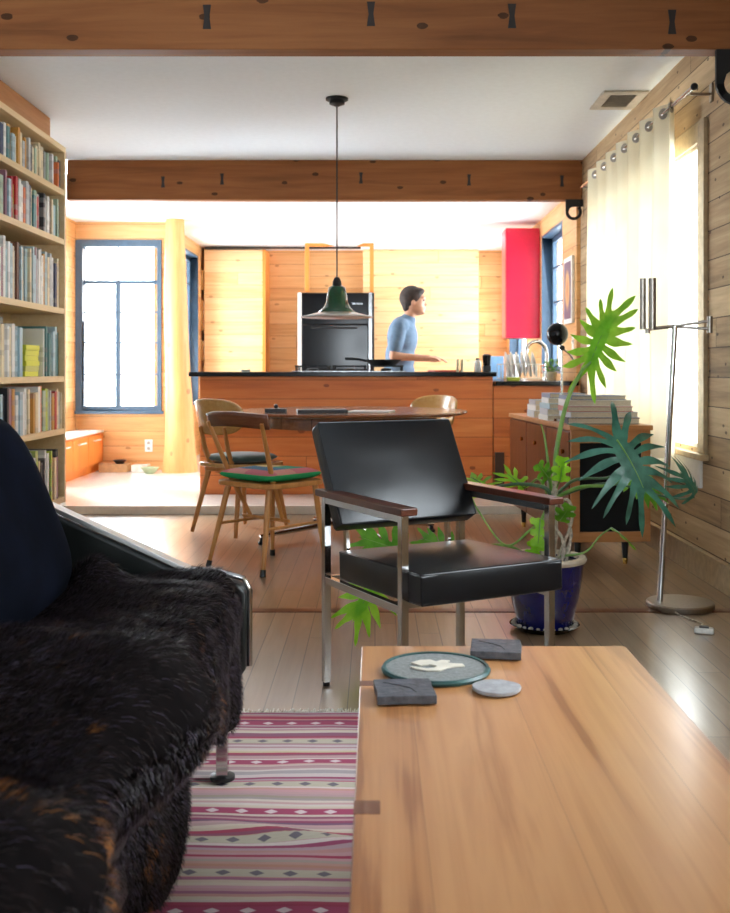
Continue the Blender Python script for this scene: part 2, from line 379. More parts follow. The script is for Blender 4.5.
# fur (colour set per strand, with a bluish sheen painted in)
m, t, b = newmat('fur'); at = t.n('ShaderNodeAttribute'); at.attribute_name = 'fur_colour'
t.set(b.inputs['Base Color'], at.outputs['Color']); b.inputs['Roughness'].default_value = .42; b.inputs['Specular IOR Level'].default_value = .1
plain('fur_hide', (14, 10, 10), .9, var=.3, scale=30, spec=.05)
# painting
m, t, b = newmat('abstract_print'); o_ = t.sep(t.obj())
ry = t.m('DIVIDE', o_[1], .12); rz = t.m('DIVIDE', o_[2], .2)
dd = t.m('SQRT', t.m('ADD', t.m('MULTIPLY', ry, ry), t.m('MULTIPLY', rz, rz)))
t.set(b.inputs['Base Color'], t.ramp(t.m('ADD', dd, t.m('MULTIPLY', t.noise(t.obj(), 12), .3)), [(0, (110, 130, 70)), (.35, (196, 120, 70)), (.75, (206, 170, 110)), (1.0, (110, 84, 110)), (1.15, (96, 78, 112))])); b.inputs['Roughness'].default_value = .4

# ================================================================== SETTING
YK = 7.22; ZK = .055; YB = 12.2; ZC = 2.6; ZCK = 2.40
XR = 1.58; XRK = 1.55; XL = -2.35
struct('floor', MB().box(XL, XR, -2.6, YK, -.05, 0), 'floor_boards')
struct('floor_kitchen', MB().box(-2.83, XR, YK, YB, -.05, ZK), 'pale_floor')
struct('trim_1', MB().box(XL, .9, YK-.012, YK, 0.001, ZK+.002), 'white_paint')
struct('trim_2', MB().box(XL, XR, 4.29, 4.35, 0, .003), 'walnut')
struct('ceiling', MB().box(XL, XR, -2.6, 8.0, ZC, ZC+.1), 'ceiling_white')
struct('ceiling_kitchen', MB().box(-2.85, 1.6, 8.0, YB+.1, ZCK, ZCK+.1), 'kitchen_white')
def wall_holes(axis, c0, c1, a0, a1, z0, z1, holes):
    mb = MB()
    def bx(p0, p1, q0, q1):
        if p1-p0 < 1e-4 or q1-q0 < 1e-4: return
        if axis == 'x': mb.box(c0, c1, p0, p1, q0, q1)
        else: mb.box(p0, p1, c0, c1, q0, q1)
    cur = a0
    for (a, b, c, d) in sorted(holes):
        bx(cur, a, z0, z1); bx(a, b, z0, c); bx(a, b, d, z1); cur = b
    bx(cur, a1, z0, z1); return mb
struct('wall_right', wall_holes('x', XR, XR+.16, -2.6, 8.0, 0, ZC, WR[:3]), 'rough_planks')
struct('wall_right_kitchen', wall_holes('x', XRK, XRK+.16, 8.0, YB+.1, ZK, ZCK, WR[3:]), 'pine_planks_y')
struct('wall_left', MB().box(XL-.12, XL, -2.6, 7.9, 0, ZC), 'living_wall')
struct('wall_back', MB().box(-2.0, XRK, YB, YB+.1, ZK, ZCK), 'pine_planks_x')
struct('wall_nook_left', wall_holes('x', -2.99, -2.83, 7.9, 9.84, ZK, ZCK, WN), 'pine_planks_y')
struct('wall_nook_end', wall_holes('y', 9.84, 9.98, -2.99, -1.97, ZK, ZCK, [(-2.80, -2.04, .62, 2.2)]), 'pine_planks_x')
struct('wall_left_kitchen', wall_holes('x', -2.12, -1.97, 9.98, YB, ZK, ZCK, WL2), 'pine_planks_y')
struct('wall_nook_front', MB().box(-2.99, XL, 7.8, 7.9, 0, ZC), 'living_wall')
struct('wall_front', wall_holes('y', -2.72, -2.6, XL-.12, XR+.16, 0, ZC, [(-.9, .3, .9, 2.1)]), 'living_wall')
# beams with dark butterfly keys
def beam(n, x0, x1, y0, y1, z0, z1, keys, kh, kz):
    b = struct(n, MB().box(x0, x1, y0, y1, z0, z1), 'beam_wood', bevel=.006)
    for (kx, z) in keys:
        h, a, c = kh/2, kh*.17, kh*.10
        poly = [(kx-a, z-h), (kx+a, z-h), (kx+c, z), (kx+a, z+h), (kx-a, z+h), (kx-c, z)]
        obj('butterfly_key', MB().prism(poly, 'y', y0-.003, y0+.01), 'key_black', b)
beam('trim_3', XL, XR, 4.20, 4.30, 2.295, 2.6, [((p-375)/F*4.2, 1+(370-q)/F*4.2) for p, q in ((207, 17), (371, 14), (512, 16), (672, 22))], .098, 0)
beam('trim_4', XL, XR, 7.92, 8.02, 2.295, 2.6, [((p-375)/F*7.92, 1+(370-q)/F*7.92) for p, q in ((163, 182), (222, 179), (361, 178), (469, 180), (562, 181))], .085, 0)
struct('trim_5', MB().box(XL+.001, -2.06, 4.3, 6.6, 2.455, 2.599), 'beam_wood_y', bevel=.006)
# baseboards
struct('baseboard_right', MB().box(XR-.02, XR-.0005, -2.6, YK, 0, .125).box(XR-.028, XR-.0005, -2.6, YK, .12, .135), 'baseboard_tan', bevel=.003)
struct('baseboard_left', MB().box(XL+.0005, XL+.02, -2.6, 7.2, 0, .13), 'baseboard_tan')
# upright tree-trunk post in the kitchen nook
pm = MB(); pts = []; rr = []
for i in range(15):
    t_ = i/14; z = ZK + t_*(ZCK-ZK); pts.append((-1.815-.05*t_+.006*math.sin(7*t_), 9.68, z)); rr.append(.138-.05*t_+.03*max(0, .12-t_)/.12+.004*math.sin(11*t_))
pm.tube(pts, rr, 20)
struct('trim_6', pm, 'post_wood', smooth=True)

# ------------------------------------------------------------------ windows
def window_x(n, x, y0, y1, z0, z1, ny, zs, fr='slate_blue', depth=.13, side=1, fw=.045):
    """window in a wall whose plane is x = const; side=+1 outside is +x"""
    xo = x + side*depth; xa, xb = sorted((x+side*.0, xo))
    mb = MB(); e = .001
    mb.box(xa, xb, y0+e, y0+.02, z0+e, z1-e).box(xa, xb, y1-.02, y1-e, z0+e, z1-e).box(xa, xb, y0+.02, y1-.02, z1-.02, z1-e).box(xa, xb, y0+.02, y1-.02, z0+e, z0+.02)
    f = struct(n, mb, fr, bevel=.002)
    s = MB(); xs0, xs1 = sorted((xo-side*.045, xo-side*.01))
    s.box(xs0, xs1, y0+.02, y0+.02+fw, z0+.02, z1-.02).box(xs0, xs1, y1-.02-fw, y1-.02, z0+.02, z1-.02).box(xs0, xs1, y0+.02, y1-.02, z1-.02-fw, z1-.02).box(xs0, xs1, y0+.02, y1-.02, z0+.02, z0+.02+fw)
    obj('sash', s, fr, f, bevel=.002)
    for k in range(1, ny):
        yc = y0+(y1-y0)*k/ny; obj('mullion', MB().box(xs0, xs1, yc-.02, yc+.02, z0+.02, z1-.02), fr, f)
    for z in zs: obj('muntin', MB().box(xs0+.008, xs1-.008, y0+.03, y1-.03, z-.009, z+.009), fr, f)
    xm = (xs0+xs1)/2
    obj('pane', MB().box(xm-.002, xm+.002, y0+.05, y1-.05, z0+.05, z1-.05), 'glass', f)
    return f
wf = window_x('window_1', XR, *WR[2], 1, [], 'white_paint', .15)
# weathered casing of the curtained window
cs = MB(); y0, y1, z0, z1 = WR[2]
cs.box(XR-.022, XR-.0005, y0-.10, y0, z0-.02, z1+.10).box(XR-.022, XR-.0005, y0, y1+.1, z1, z1+.10).box(XR-.022, XR-.0005, y1, y1+.1, z0-.02, z1)
struct('trim_7', cs, 'baseboard_tan', bevel=.004)
struct('trim_8', MB().box(XR-.045, XR-.0005, y0-.12, y1+.12, z0-.05, z0-.021), 'baseboard_tan', bevel=.004)
struct('trim_9', MB().box(XR-.018, XR-.0005, y0-.02, y1+.05, z0-.19, z0-.051), 'white_paint', bevel=.003)
window_x('window_2', XRK, *WR[3], 2, [1.3, 1.62, 1.94], 'slate_blue', .14)
window_x('added_window_3', XRK, *WR[4], 2, [1.6], 'slate_blue', .14)  # added window hidden behind the red cabinet, brightens the kitchen
window_x('window_4', -1.97, *WL2[0], 2, [1.1, 1.55, 1.95], 'slate_blue', .13, side=-1)
window_x('added_window_5', -2.83, *WN[0], 2, [1.25], 'slate_blue', .13, side=-1)  # unseen side window, added to brighten the nook floor
window_x('added_window_6', XR, *WR[1], 3, [], 'white_paint', .14)  # unseen window beside the camera, added and sized for the foreground light
window_x('added_window_7', XR, *WR[0], 2, [], 'white_paint', .14)  # another added window, unseen behind the camera, lighting the foreground
# facing window in the nook
x0, x1, z0, z1, yw = -2.80, -2.04, .62, 2.2, 9.84
mb = MB().box(x0-.03, x0+.035, yw-.02, yw+.1, z0-.03, z1+.03).box(x1-.018, x1+.022, yw-.02, yw+.07, z0-.03, z1+.03).box(x0+.035, x1-.018, yw-.02, yw+.1, z1-.035, z1+.03).box(x0+.035, x1-.018, yw-.02, yw+.1, z0-.03, z0+.04)
f = struct('window_8', mb, 'slate_blue', bevel=.002)
obj('window_sill', MB().box(x0-.05, x1+.045, yw-.05, yw-.02, z0-.035, z0-.005), 'slate_blue', f, bevel=.003)
xm = (x0+x1)/2-.02
obj('transom', MB().box(x0+.03, x1-.03, yw+.03, yw+.07, 1.815, 1.85), 'slate_blue', f)
obj('mullion', MB().box(xm-.022, xm+.022, yw+.025, yw+.075, z0+.04, 1.815), 'slate_blue', f)
obj('mullion', MB().box(xm-.006, xm+.006, yw+.04, yw+.06, 1.85, z1-.03), 'slate_blue', f)
for z in (1.55, 1.26, .96): obj('muntin', MB().box(x0+.03, x1-.03, yw+.045, yw+.055, z-.007, z+.007), 'slate_blue', f)
obj('pane', MB().box(x0+.03, x1-.03, yw+.048, yw+.052, z0+.03, z1-.03), 'glass', f)
# unseen rear window, added to light the foreground
x0, x1, z0, z1 = -.9, .3, .9, 2.1
mb = MB().box(x0, x0+.05, -2.7, -2.61, z0, z1).box(x1-.05, x1, -2.7, -2.61, z0, z1).box(x0, x1, -2.7, -2.61, z1-.05, z1).box(x0, x1, -2.7, -2.61, z0, z0+.05).box(-.33, -.27, -2.7, -2.61, z0, z1)
f = struct('added_window_9', mb, 'white_paint'); obj('pane', MB().box(x0+.04, x1-.04, -2.66, -2.655, z0+.04, z1-.04), 'glass', f)

# ------------------------------------------------------------------ kitchen, back
t = tag(obj('tall_cabinet', MB().box(-1.93, -1.27, 11.75, YB-.005, ZK, 2.36), 'pine_planks_pale', bevel=.004), 'tall pale pine cabinet against the back wall, left of the black oven', 'cabinet')
obj('side_trim', MB().box(-1.27, -1.235, 11.74, YB-.005, ZK, 2.36), 'orange_fir', t)
struct('dark_gap_strip', MB().box(-1.92, -.16, 11.68, 11.735, 2.365, 2.385), 'iron_black')  # black strip stands in for the shaded gap below the ceiling
t = tag(obj('wall_panelling', MB().box(-.14, 1.20, 12.05, YB-.005, ZK, 2.395), 'pine_planks_pale', bevel=.003), 'pale pine board panel on the back wall behind the person', 'panel')
# oven tower
ov = thing('double_oven', 'black double wall oven in white-edged tower behind the island', 'oven', (-.413, 11.3, ZK))
hw = .405; Hh = 1.785
obj('body', MB().box(-hw, hw, 0, .6, 0, Hh), 'iron_black', ov, bevel=.004)
obj('side_strip', MB().box(-hw-.02, -hw+.02, -.03, .02, 0, Hh), 'white_paint', ov, label='white left edge strip')
obj('side_strip', MB().box(hw-.06, hw-.025, -.035, .02, 0, Hh), 'steel', ov, label='steel right edge strip')
cp = obj('control_panel', MB().box(-hw+.03, hw-.07, -.03, 0, Hh-.34, Hh-.01), 'black_gloss', ov, bevel=.003)
obj('badge', MB().box(.165, .2, -.033, -.03, 1.655, 1.672).box(.205, .28, -.033, -.03, 1.657, 1.669), 'steel', cp)
for (a, b_) in ((.95, 1.43), (.45, .935)):
    dr = obj('oven_door', MB().box(-hw+.03, hw-.07, -.035, 0, a, b_), 'black_gloss', ov, bevel=.004)
    obj('handle', MB().bar((-.28, -.075, b_-.03), (.22, -.075, b_-.03), .018, .018).bar((-.26, -.075, b_-.03), (-.26, -.03, b_-.03), .012, .012).bar((.2, -.075, b_-.03), (.2, -.03, b_-.03), .012, .012), 'black_plastic', dr)
obj('drawer', MB().box(-hw+.03, hw-.07, -.03, 0, .12, .43), 'black_gloss', ov, bevel=.004)
# orange wooden brackets rising from the oven top
for sgn, lab, xx, L in ((1, 'orange wooden bracket rising above the left side of the oven', -.74, .30), (-1, 'orange wooden bracket rising above the right side of the oven', -.035, -.16)):
    z0 = 1.845; br = thing('wooden_bracket', lab, 'bracket', (xx, 11.3, z0), 0, 'wooden brackets above the oven')
    obj('upright', MB().box(-.022, .022, .01, .06, 0, .50), 'orange_fir', br, bevel=.005)
    a, b_ = sorted((-.022*sgn, L)); mm = MB().prism([(-.022*sgn, .50), (-.022*sgn, .535), (L*.6, .535), (L, .505), (L*.55, .50)], 'y', .01, .06)
    obj('arm', mm, 'orange_fir', br, bevel=.003)
# small display frames on the left kitchen wall
for i, (yy_, zz, h_, w_, c_) in enumerate(((12.0, 2.0, .22, .16, 'art_white'), (11.82, 2.02, .2, .07, 'ply_gold'), (11.84, 1.62, .32, .1, 'art_white'), (12.02, 1.64, .3, .08, 'ply_gold'), (11.9, 1.22, .2, .2, 'art_white'), (11.92, .98, .1, .1, 'grey_card'))):
    pl = ('upper far', 'upper near', 'middle near', 'middle far', 'lower', 'lowest')[i]
    f = thing('wall_frame', f'{pl} small frame on the kitchen wall beside the blue window', 'picture frame', (-1.968, yy_, zz), 0, 'small frames on the kitchen wall')
    obj('frame', MB().box(0, .025, -w_/2-.012, w_/2+.012, -h_/2-.012, h_/2+.012), 'ply_gold', f)
    obj('picture', MB().box(.0255, .028, -w_/2, w_/2, -h_/2, h_/2), c_, f)
# red wall cabinet
rc = thing('wall_cabinet', 'glossy red upper cabinet beside the kitchen window', 'cabinet', (1.39, 9.75, 1.30))
obj('body', MB().box(-.16, .155, 0, .3, 0, 1.03), 'red_cabinet', rc, bevel=.003)
obj('door', MB().box(-.166, -.162, .004, .296, .004, 1.026), 'red_cabinet', rc, bevel=.003)
# ------------------------------------------------------------------ island
isl = thing('kitchen_island', 'long kitchen island faced in reddish horizontal boards', 'island', (-.22, 8.2, ZK))
yi = 7.9
obj('body', MB().box(-1.11, 1.115, yi-8.2, .34, 0, .895), 'island_wood', isl, bevel=.002)
ct = tag(obj('island_countertop', MB().box(-1.41, .92, 7.86, 8.62, .951, .985), 'counter_black', bevel=.004), 'thin black countertop running along the top of the island', 'countertop')
sk = thing('sink_cabinet', 'wooden base cabinet right of the island, under the sink counter', 'cabinet', (1.2, 8.2, ZK))
obj('body', MB().box(-.30, .345, -.3, 2.0, 0, .825), 'island_wood', sk, bevel=.002)
obj('corner_post', MB().box(-.29, -.22, -.32, -.3, .07, .32), 'dark_toe', sk, label='short dark brown corner board')
tag(obj('sink_countertop', MB().box(.915, 1.547, 7.88, 10.3, .881, .915), 'counter_black', bevel=.003), 'lower black counter under the kitchen window', 'countertop')
# cooktop
ck = thing('gas_cooktop', 'black gas cooktop with iron grates set in the island', 'cooktop', (-.22, 8.25, .985))
obj('hob_plate', MB().box(-.42, .46, -.25, .25, 0, .008), 'steel', ck, bevel=.003)
for i in range(3):
    g = MB(); xc = -.27+i*.29
    for dx in (-.12, -.04, .04, .12): g.bar((xc+dx, -.22, .045), (xc+dx, .22, .045), .01, .012)
    for dy in (-.2, -.07, .07, .2): g.bar((xc-.13, dy, .045), (xc+.13, dy, .045), .01, .012)
    for dx in (-.12, .12):
        for dy in (-.2, 0, .2): g.bar((xc+dx, dy, .008), (xc+dx, dy, .05), .012, .012)
    obj('grate', g, 'iron_black', ck)
    obj('burner', MB().lathe([(.045, 0), (.045, .015), (.03, .022), (0.0001, .024)], 20, (xc, -.1, .008)), 'iron_black', ck)
    obj('burner', MB().lathe([(.038, 0), (.038, .015), (.025, .022), (0.0001, .024)], 20, (xc, .12, .008)), 'iron_black', ck)
pn = thing('frying_pan', 'black frying pan on the cooktop beside the person', 'pan', (.065, 8.22, 1.037))
obj('pan_body', MB().lathe([(0.0001, 0), (.10, 0), (.135, .035), (.15, .045), (.145, .045), (.13, .036), (.098, .006), (.0001, .006)], 32), 'iron_black', pn, smooth=True)
obj('handle', MB().tube([(-.13, .02, .035), (-.2, .05, .05), (-.3, .09, .055)], [.01, .011, .013], 8), 'black_plastic', pn, smooth=True)
# things on the island
def bottle(name, lab, cat, loc, r, h, mat, grp=None):
    o = thing(name, lab, cat, loc, 0, grp)
    obj('vessel', MB().lathe([(r*.9, 0), (r, .01), (r, h*.7), (r*.8, h*.8), (r*.5, h*.86)], 18), mat, o, smooth=True)
    obj('cap', MB().lathe([(r*.5, h*.86), (r*.55, h*.87), (r*.55, h), (.0001, h)], 16), 'black_plastic', o, smooth=True)
    return o
tag(obj('candle', MB().lathe([(.012, 0), (.012, .1), (.0001, .1)], 12), 'cream', loc=W(457.5, 0, 8.3).xy.to_3d()+Vector((0, 0, .985))), 'left of two slim cream candles on the island', 'candle', 'candles on the island')
tag(obj('candle', MB().lathe([(.012, 0), (.012, .1), (.0001, .1)], 12), 'cream', loc=W(462, 0, 8.3).xy.to_3d()+Vector((0, 0, .985))), 'right of two slim cream candles on the island', 'candle', 'candles on the island')
tag(obj('cutting_board', MB().box(-.11, .11, -.12, .12, 0, .014), 'bread_red', loc=(.56, 8.4, .985), rot=(0, 0, .2), bevel=.003), 'reddish cutting board on the island before the person', 'cutting board')
bottle('glass_jar', 'pale jar at the right end of the island', 'jar', (.82, 8.3, .985), .028, .11, 'white_china')
tp = thing('coffee_grinder', 'small black appliance at the right end of the island', 'appliance', (.885-.01, 8.15, .985))
obj('body', MB().box(-.03, .03, -.045, .045, 0, .05), 'black_plastic', tp, bevel=.008); obj('hopper', MB().lathe([(.028, .05), (.035, .13), (.02, .14), (.0001, .14)], 14), 'black_gloss', tp, smooth=True)
bw = tag(obj('spoon_rest', MB().lathe([(.0001, 0), (.03, 0), (.045, .018), (.04, .018), (.028, .005), (.0001, .005)], 16), 'white_china', loc=(-1.02, 8.2, .985), smooth=True), 'little white dish on the left end of the island', 'dish')
# sink zone
fc = thing('faucet', 'arched chrome gooseneck faucet at the kitchen window', 'faucet', (1.24, 8.55, .915))
pts = [(.17, 0, 0), (.17, 0, .2)]+[(.085+.085*math.cos(a), 0, .22+.1*math.sin(a)) for a in [math.pi*k/10 for k in range(11)]]+[(0, 0, .14)]
obj('spout', MB().tube(pts, .015, 12), 'chrome', fc, smooth=True)
obj('base', MB().lathe([(.03, 0), (.03, .02), (.02, .03), (.0001, .03)], 16, (.17, 0, 0)), 'chrome', fc, smooth=True)
dk = thing('dish_rack', 'wire dish rack with plates beside the faucet', 'dish rack', (1.14, 8.2, .915))
g = MB()
for z in (.02, .13):
    for (p, q) in (((-.16, -.14), (.16, -.14)), ((.16, -.14), (.16, .14)), ((.16, .14), (-.16, .14)), ((-.16, .14), (-.16, -.14))): g.bar((p[0], p[1], z), (q[0], q[1], z), .006, .006)
for k in range(13):
    x = -.16+k*.32/12; g.bar((x, -.14, 0), (x, -.14, .13), .004, .004); g.bar((x, .14, .02), (x, .14, .13), .004, .004); g.bar((x, -.14, .02), (x, .14, .02), .004, .004)
obj('wire_frame', g, 'steel', dk)
for k in range(6):
    pm_ = MB().lathe([(.0001, 0), (.06, .002), (.1, .012), (.1, .016), (.06, .007), (.0001, .005)], 24)
    o = obj('plate', pm_, 'white_china', loc=(1.03+k*.042, 8.2, 1.042), rot=(0, R(80), 0), smooth=True)
    tag(o, f"white plate standing in the dish rack, {['first','second','third','fourth','fifth','sixth'][k]} from the island", 'plate', 'plates in the dish rack')
tag(obj('sponge', MB().box(-.05, .05, -.03, .03, 0, .03), 'yellow_green', loc=(1.06, 7.98, .915), bevel=.008), 'yellow-green sponge at the front of the lower counter', 'sponge')
tag(obj('storage_box', MB().box(-.06, .06, -.12, .12, 0, .21), 'light_blue', loc=(1.10, 9.5, .915), bevel=.006), 'pale blue box under the red cabinet', 'box')
tag(obj('paper_towel', MB().lathe([(.055, 0), (.055, .22), (.015, .22)], 20), 'white_china', loc=(1.2, 9.1, .915), smooth=True), 'white paper towel roll behind the dish rack', 'paper towel')
for i, (x, y, s_, m_) in enumerate(((1.42, 8.35, 1, 'herb'), (1.42, 8.62, .8, 'bread_red'))):
    hp = thing('potted_herb', ('leafy green herb pot below the kitchen window', 'small pot with red flowers below the kitchen window')[i], 'potted plant', (x, y, .915))
    obj('pot', MB().lathe([(.03*s_, 0), (.042*s_, .07*s_), (.036*s_, .07*s_), (.0001, .06*s_)], 16), 'cream', hp, smooth=True)
    fm = MB(); rnd = random.Random(i+4)
    for k in range(60):
        a = rnd.uniform(0, 6.28); r_ = rnd.uniform(.0, .06)*s_; z = rnd.uniform(.07, .17)*s_
        fm.obox((r_*math.cos(a), r_*math.sin(a), z), (.025*s_, .012*s_, .002), (rnd.uniform(-1, 1), rnd.uniform(-1, 1), a))
    obj('foliage', fm, m_, hp)
# framed print + switch on the right kitchen wall
pc = thing('framed_print', 'white framed print with an orange oval beside the curtain', 'picture', (XRK-.012, 8.24, 1.63))
obj('frame', MB().box(-.012, .011, -.17, .17, -.262, .262), 'art_white', pc, bevel=.002)
obj('print', MB().box(-.015, -.0125, -.135, .135, -.225, .225), 'abstract_print', pc)
sw = thing('light_switch', 'white switch plate below the framed print', 'switch', (XRK-.001, 8.12, 1.22))
obj('plate', MB().box(-.006, 0, -.035, .035, -.06, .06), 'white_china', sw, bevel=.002); obj('toggle', MB().box(-.014, -.006, -.006, .006, -.012, .012), 'white_china', sw)

# ------------------------------------------------------------------ nook: low cabinet, outlet, boxes
lc = thing('low_cabinet', 'low orange wooden cabinet with two doors under the nook window', 'cabinet', (-2.7, 9.1, ZK))
obj('body', MB().box(-.12, .12, -.78, .72, .08, .36), 'orange_fir', lc, bevel=.002)
obj('top', MB().box(-.125, .14, -.8, .73, .36, .38), 'white_paint', lc, bevel=.003)
obj('kick_board', MB().box(-.12, .09, -.78, .72, 0, .08), 'orange_fir', lc)
for (a, b_) in ((-.76, -.28), (-.27, .2), (.21, .7)):
    d_ = obj('door', MB().box(.12, .138, a, b_, .085, .345), 'orange_fir', lc, bevel=.002)
    obj('handle', MB().bar((.155, (a+b_)/2-.1, .3), (.155, (a+b_)/2+.1, .3), .012, .012).bar((.138, (a+b_)/2-.09, .3), (.158, (a+b_)/2-.09, .3), .008, .008).bar((.138, (a+b_)/2+.09, .3), (.158, (a+b_)/2+.09, .3), .008, .008), 'white_china', d_)
ol = thing('power_outlet', 'white power outlet on the wall beneath the nook window', 'outlet', (-2.14, 9.838, .285))
obj('plate', MB().box(-.036, .036, -.006, 0, -.058, .058), 'white_china', ol, bevel=.002); obj('socket', MB().box(-.014, .014, -.009, -.006, -.04, -.012).box(-.014, .014, -.009, -.006, .012, .04), 'grey_card', ol)
tag(obj('cardboard_box', MB().box(-.13, .13, -.08, .08, 0, .075), 'cardboard', loc=(-2.42, 9.68, ZK), bevel=.003), 'low cardboard box on the floor beneath the nook window', 'box')
tag(obj('bowl', MB().lathe([(.0001, 0), (.035, 0), (.065, .035), (.058, .035), (.03, .006), (.0001, .006)], 20), 'dark_bowl', loc=(-2.37, 9.66, ZK+.075), smooth=True), 'dark bowl resting on the cardboard box', 'bowl')
tag(obj('storage_tin', MB().box(-.075, .075, -.07, .07, 0, .065), 'white_china', loc=(-2.18, 9.68, ZK), bevel=.004), 'white tin on the floor right of the cardboard box', 'tin')
tag(obj('bowl', MB().lathe([(.0001, 0), (.04, 0), (.085, .055), (.078, .055), (.036, .008), (.0001, .008)], 20), 'pale_green', loc=(-2.06, 9.52, ZK), smooth=True), 'pale green bowl on the floor by the wooden post', 'bowl')

# ------------------------------------------------------------------ bookshelf
bs = thing('bookshelf', 'tall birch plywood bookshelf filled with books on the left wall', 'bookshelf', (-2.17, 6.0, 0))
YA, YE = 5.2-6.0, 6.73-6.0; xb, xf = -.175, .17
shelf_z = [2.158, 1.841, 1.395, .961, .625, .185]
obj('side_panel', MB().box(xb, xf, YE-.032, YE, .15, 2.437), 'birch', bs, bevel=.001)
obj('side_panel', MB().box(xb, xf, YA, YA+.032, .15, 2.437), 'birch', bs, bevel=.001)
obj('top_board', MB().box(xb, xf, YA+.032, YE-.032, 2.402, 2.437), 'birch', bs, bevel=.001)
for z in shelf_z: obj('shelf', MB().box(xb, xf-.002, YA+.032, YE-.032, z-.036, z), 'birch', bs, bevel=.001)
obj('back_panel', MB().box(xb-.004, xb, YA, YE, .15, 2.437), 'birch', bs)
obj('plinth', MB().box(xb, xf-.14, YA+.05, YE-.05, 0, .149), 'birch', bs)
rnd = random.Random(11)
PAL = [('white', (232, 232, 228), 7), ('pale grey', (190, 194, 194), 4), ('pale blue', (168, 196, 206), 4), ('cream', (224, 208, 172), 5), ('pale green', (168, 190, 166), 3),
       ('dark grey', (66, 68, 74), 3), ('black', (24, 24, 28), 3), ('red', (184, 40, 46), 2.5), ('ochre', (196, 144, 64), 2), ('orange', (216, 112, 52), 1.5), ('mauve', (150, 106, 120), 2),
       ('navy', (40, 56, 92), 1.5), ('teal', (62, 120, 124), 1.5), ('lime', (178, 196, 76), 1), ('brown', (112, 70, 46), 2)]
def bookmat(nm, c):
    k = 'book_'+nm.replace(' ', '_')
    if k not in MATS:
        m, t, b = newmat(k); o_ = t.sep(t.obj())
        band = t.white(t.xyz(t.m('FLOOR', t.m('MULTIPLY', o_[2], 34)), t.n('ShaderNodeObjectInfo').outputs['Random'], 0))
        inv = tuple(230-x*.8 for x in c)
        f_ = t.m('MULTIPLY', t.m('GREATER_THAN', band, .75), .22)
        t.set(b.inputs['Base Color'], t.mix(f_, c, inv)); b.inputs['Roughness'].default_value = .45
    return MATS[k]
ORD = ['first', 'second', 'third', 'fourth', 'fifth', 'sixth', 'seventh', 'eighth', 'ninth', 'tenth']
def nth(n):
    return ORD[n-1] if n <= 10 else f"{n}{'th' if 10 < n % 100 < 14 else {1: 'st', 2: 'nd', 3: 'rd'}.get(n % 10, 'th')}"
SN = ['top', 'second', 'third', 'fourth', 'fifth', 'bottom']
def book(nm, c, th, h, d, loc, label, grp, rot=(0, 0, 0)):
    # standing book, spine faces +X, thickness along Y
    o = bpy.data.objects.new('book', None); COL.objects.link(o); o.location = loc; o.rotation_euler = rot; o.empty_display_size = .05
    tag(o, label, 'book', grp)
    cv = MB().box(-.003, 0, 0, th, 0, h).box(-d, -.003, 0, .003, 0, h).box(-d, -.003, th-.003, th, 0, h)
    obj('cover', cv, bookmat(nm, c), o)
    obj('pages', MB().box(-d+.004, -.003, .003, th-.003, .004, h-.004), 'pages', o)
    return o
wts = [p[2] for p in PAL]
clear = [.24, .28, .40, .40, .30, .40]
hr = [(.66, .9), (.68, .92), (.66, .86), (.62, .8), (.76, .93), (.62, .84)]
favour = {2: ('white', 'pale grey', 'pale blue', 'cream'), 0: ('white', 'cream', 'pale green', 'ochre'), 5: ('black', 'dark grey', 'white', 'lime')}
for r_, z in enumerate(shelf_z):
    y = 6.69; k = 0
    while True:
        th = rnd.uniform(.024, .05)
        if y-th < 5.42: break
        if r_ == 3 and 5.98 < y < 6.36:      # gap with the yellow stack
            y = 5.98; continue
        k += 1; nm, c, _ = rnd.choices(PAL, wts)[0]
        if r_ in favour and rnd.random() < .5:
            nm = rnd.choice(favour[r_]); c = [p[1] for p in PAL if p[0] == nm][0]
        if r_ == 3 and y > 6.36: nm, c = rnd.choice([('pale blue', (168, 196, 206)), ('teal', (62, 120, 124)), ('white', (232, 232, 228))])
        h = clear[r_]*rnd.uniform(*hr[r_]); y -= th
        book(nm, c, th-.0015, h, rnd.uniform(.15, .22), (-2.02+rnd.uniform(-.02, .008), y, z+.0005), f"{nm} book standing on the {SN[r_]} shelf, {nth(k)} spine from the far end", f"books on the {SN[r_]} shelf")
for k in range(6):
    o = tag(obj('notebook', MB().box(-.2, 0, 0, .24, 0, .03), bookmat('bright yellow', (222, 226, 60)), loc=(-2.03+.004*(k % 3), 6.03, .962+.031*k)), f"yellow notebook in the flat pile on the fourth shelf, {('lowest', 'second from bottom', 'third from bottom', 'fourth from bottom', 'fifth from bottom', 'topmost')[k]}", 'notebook', 'yellow notebooks on the fourth shelf')
o = tag(obj('file_box', MB().box(-.06, 0, 0, .3, 0, .36), 'grey_card', loc=(-2.26, 6.02, .9615), bevel=.003), 'grey upright file box behind the yellow notebooks', 'box')

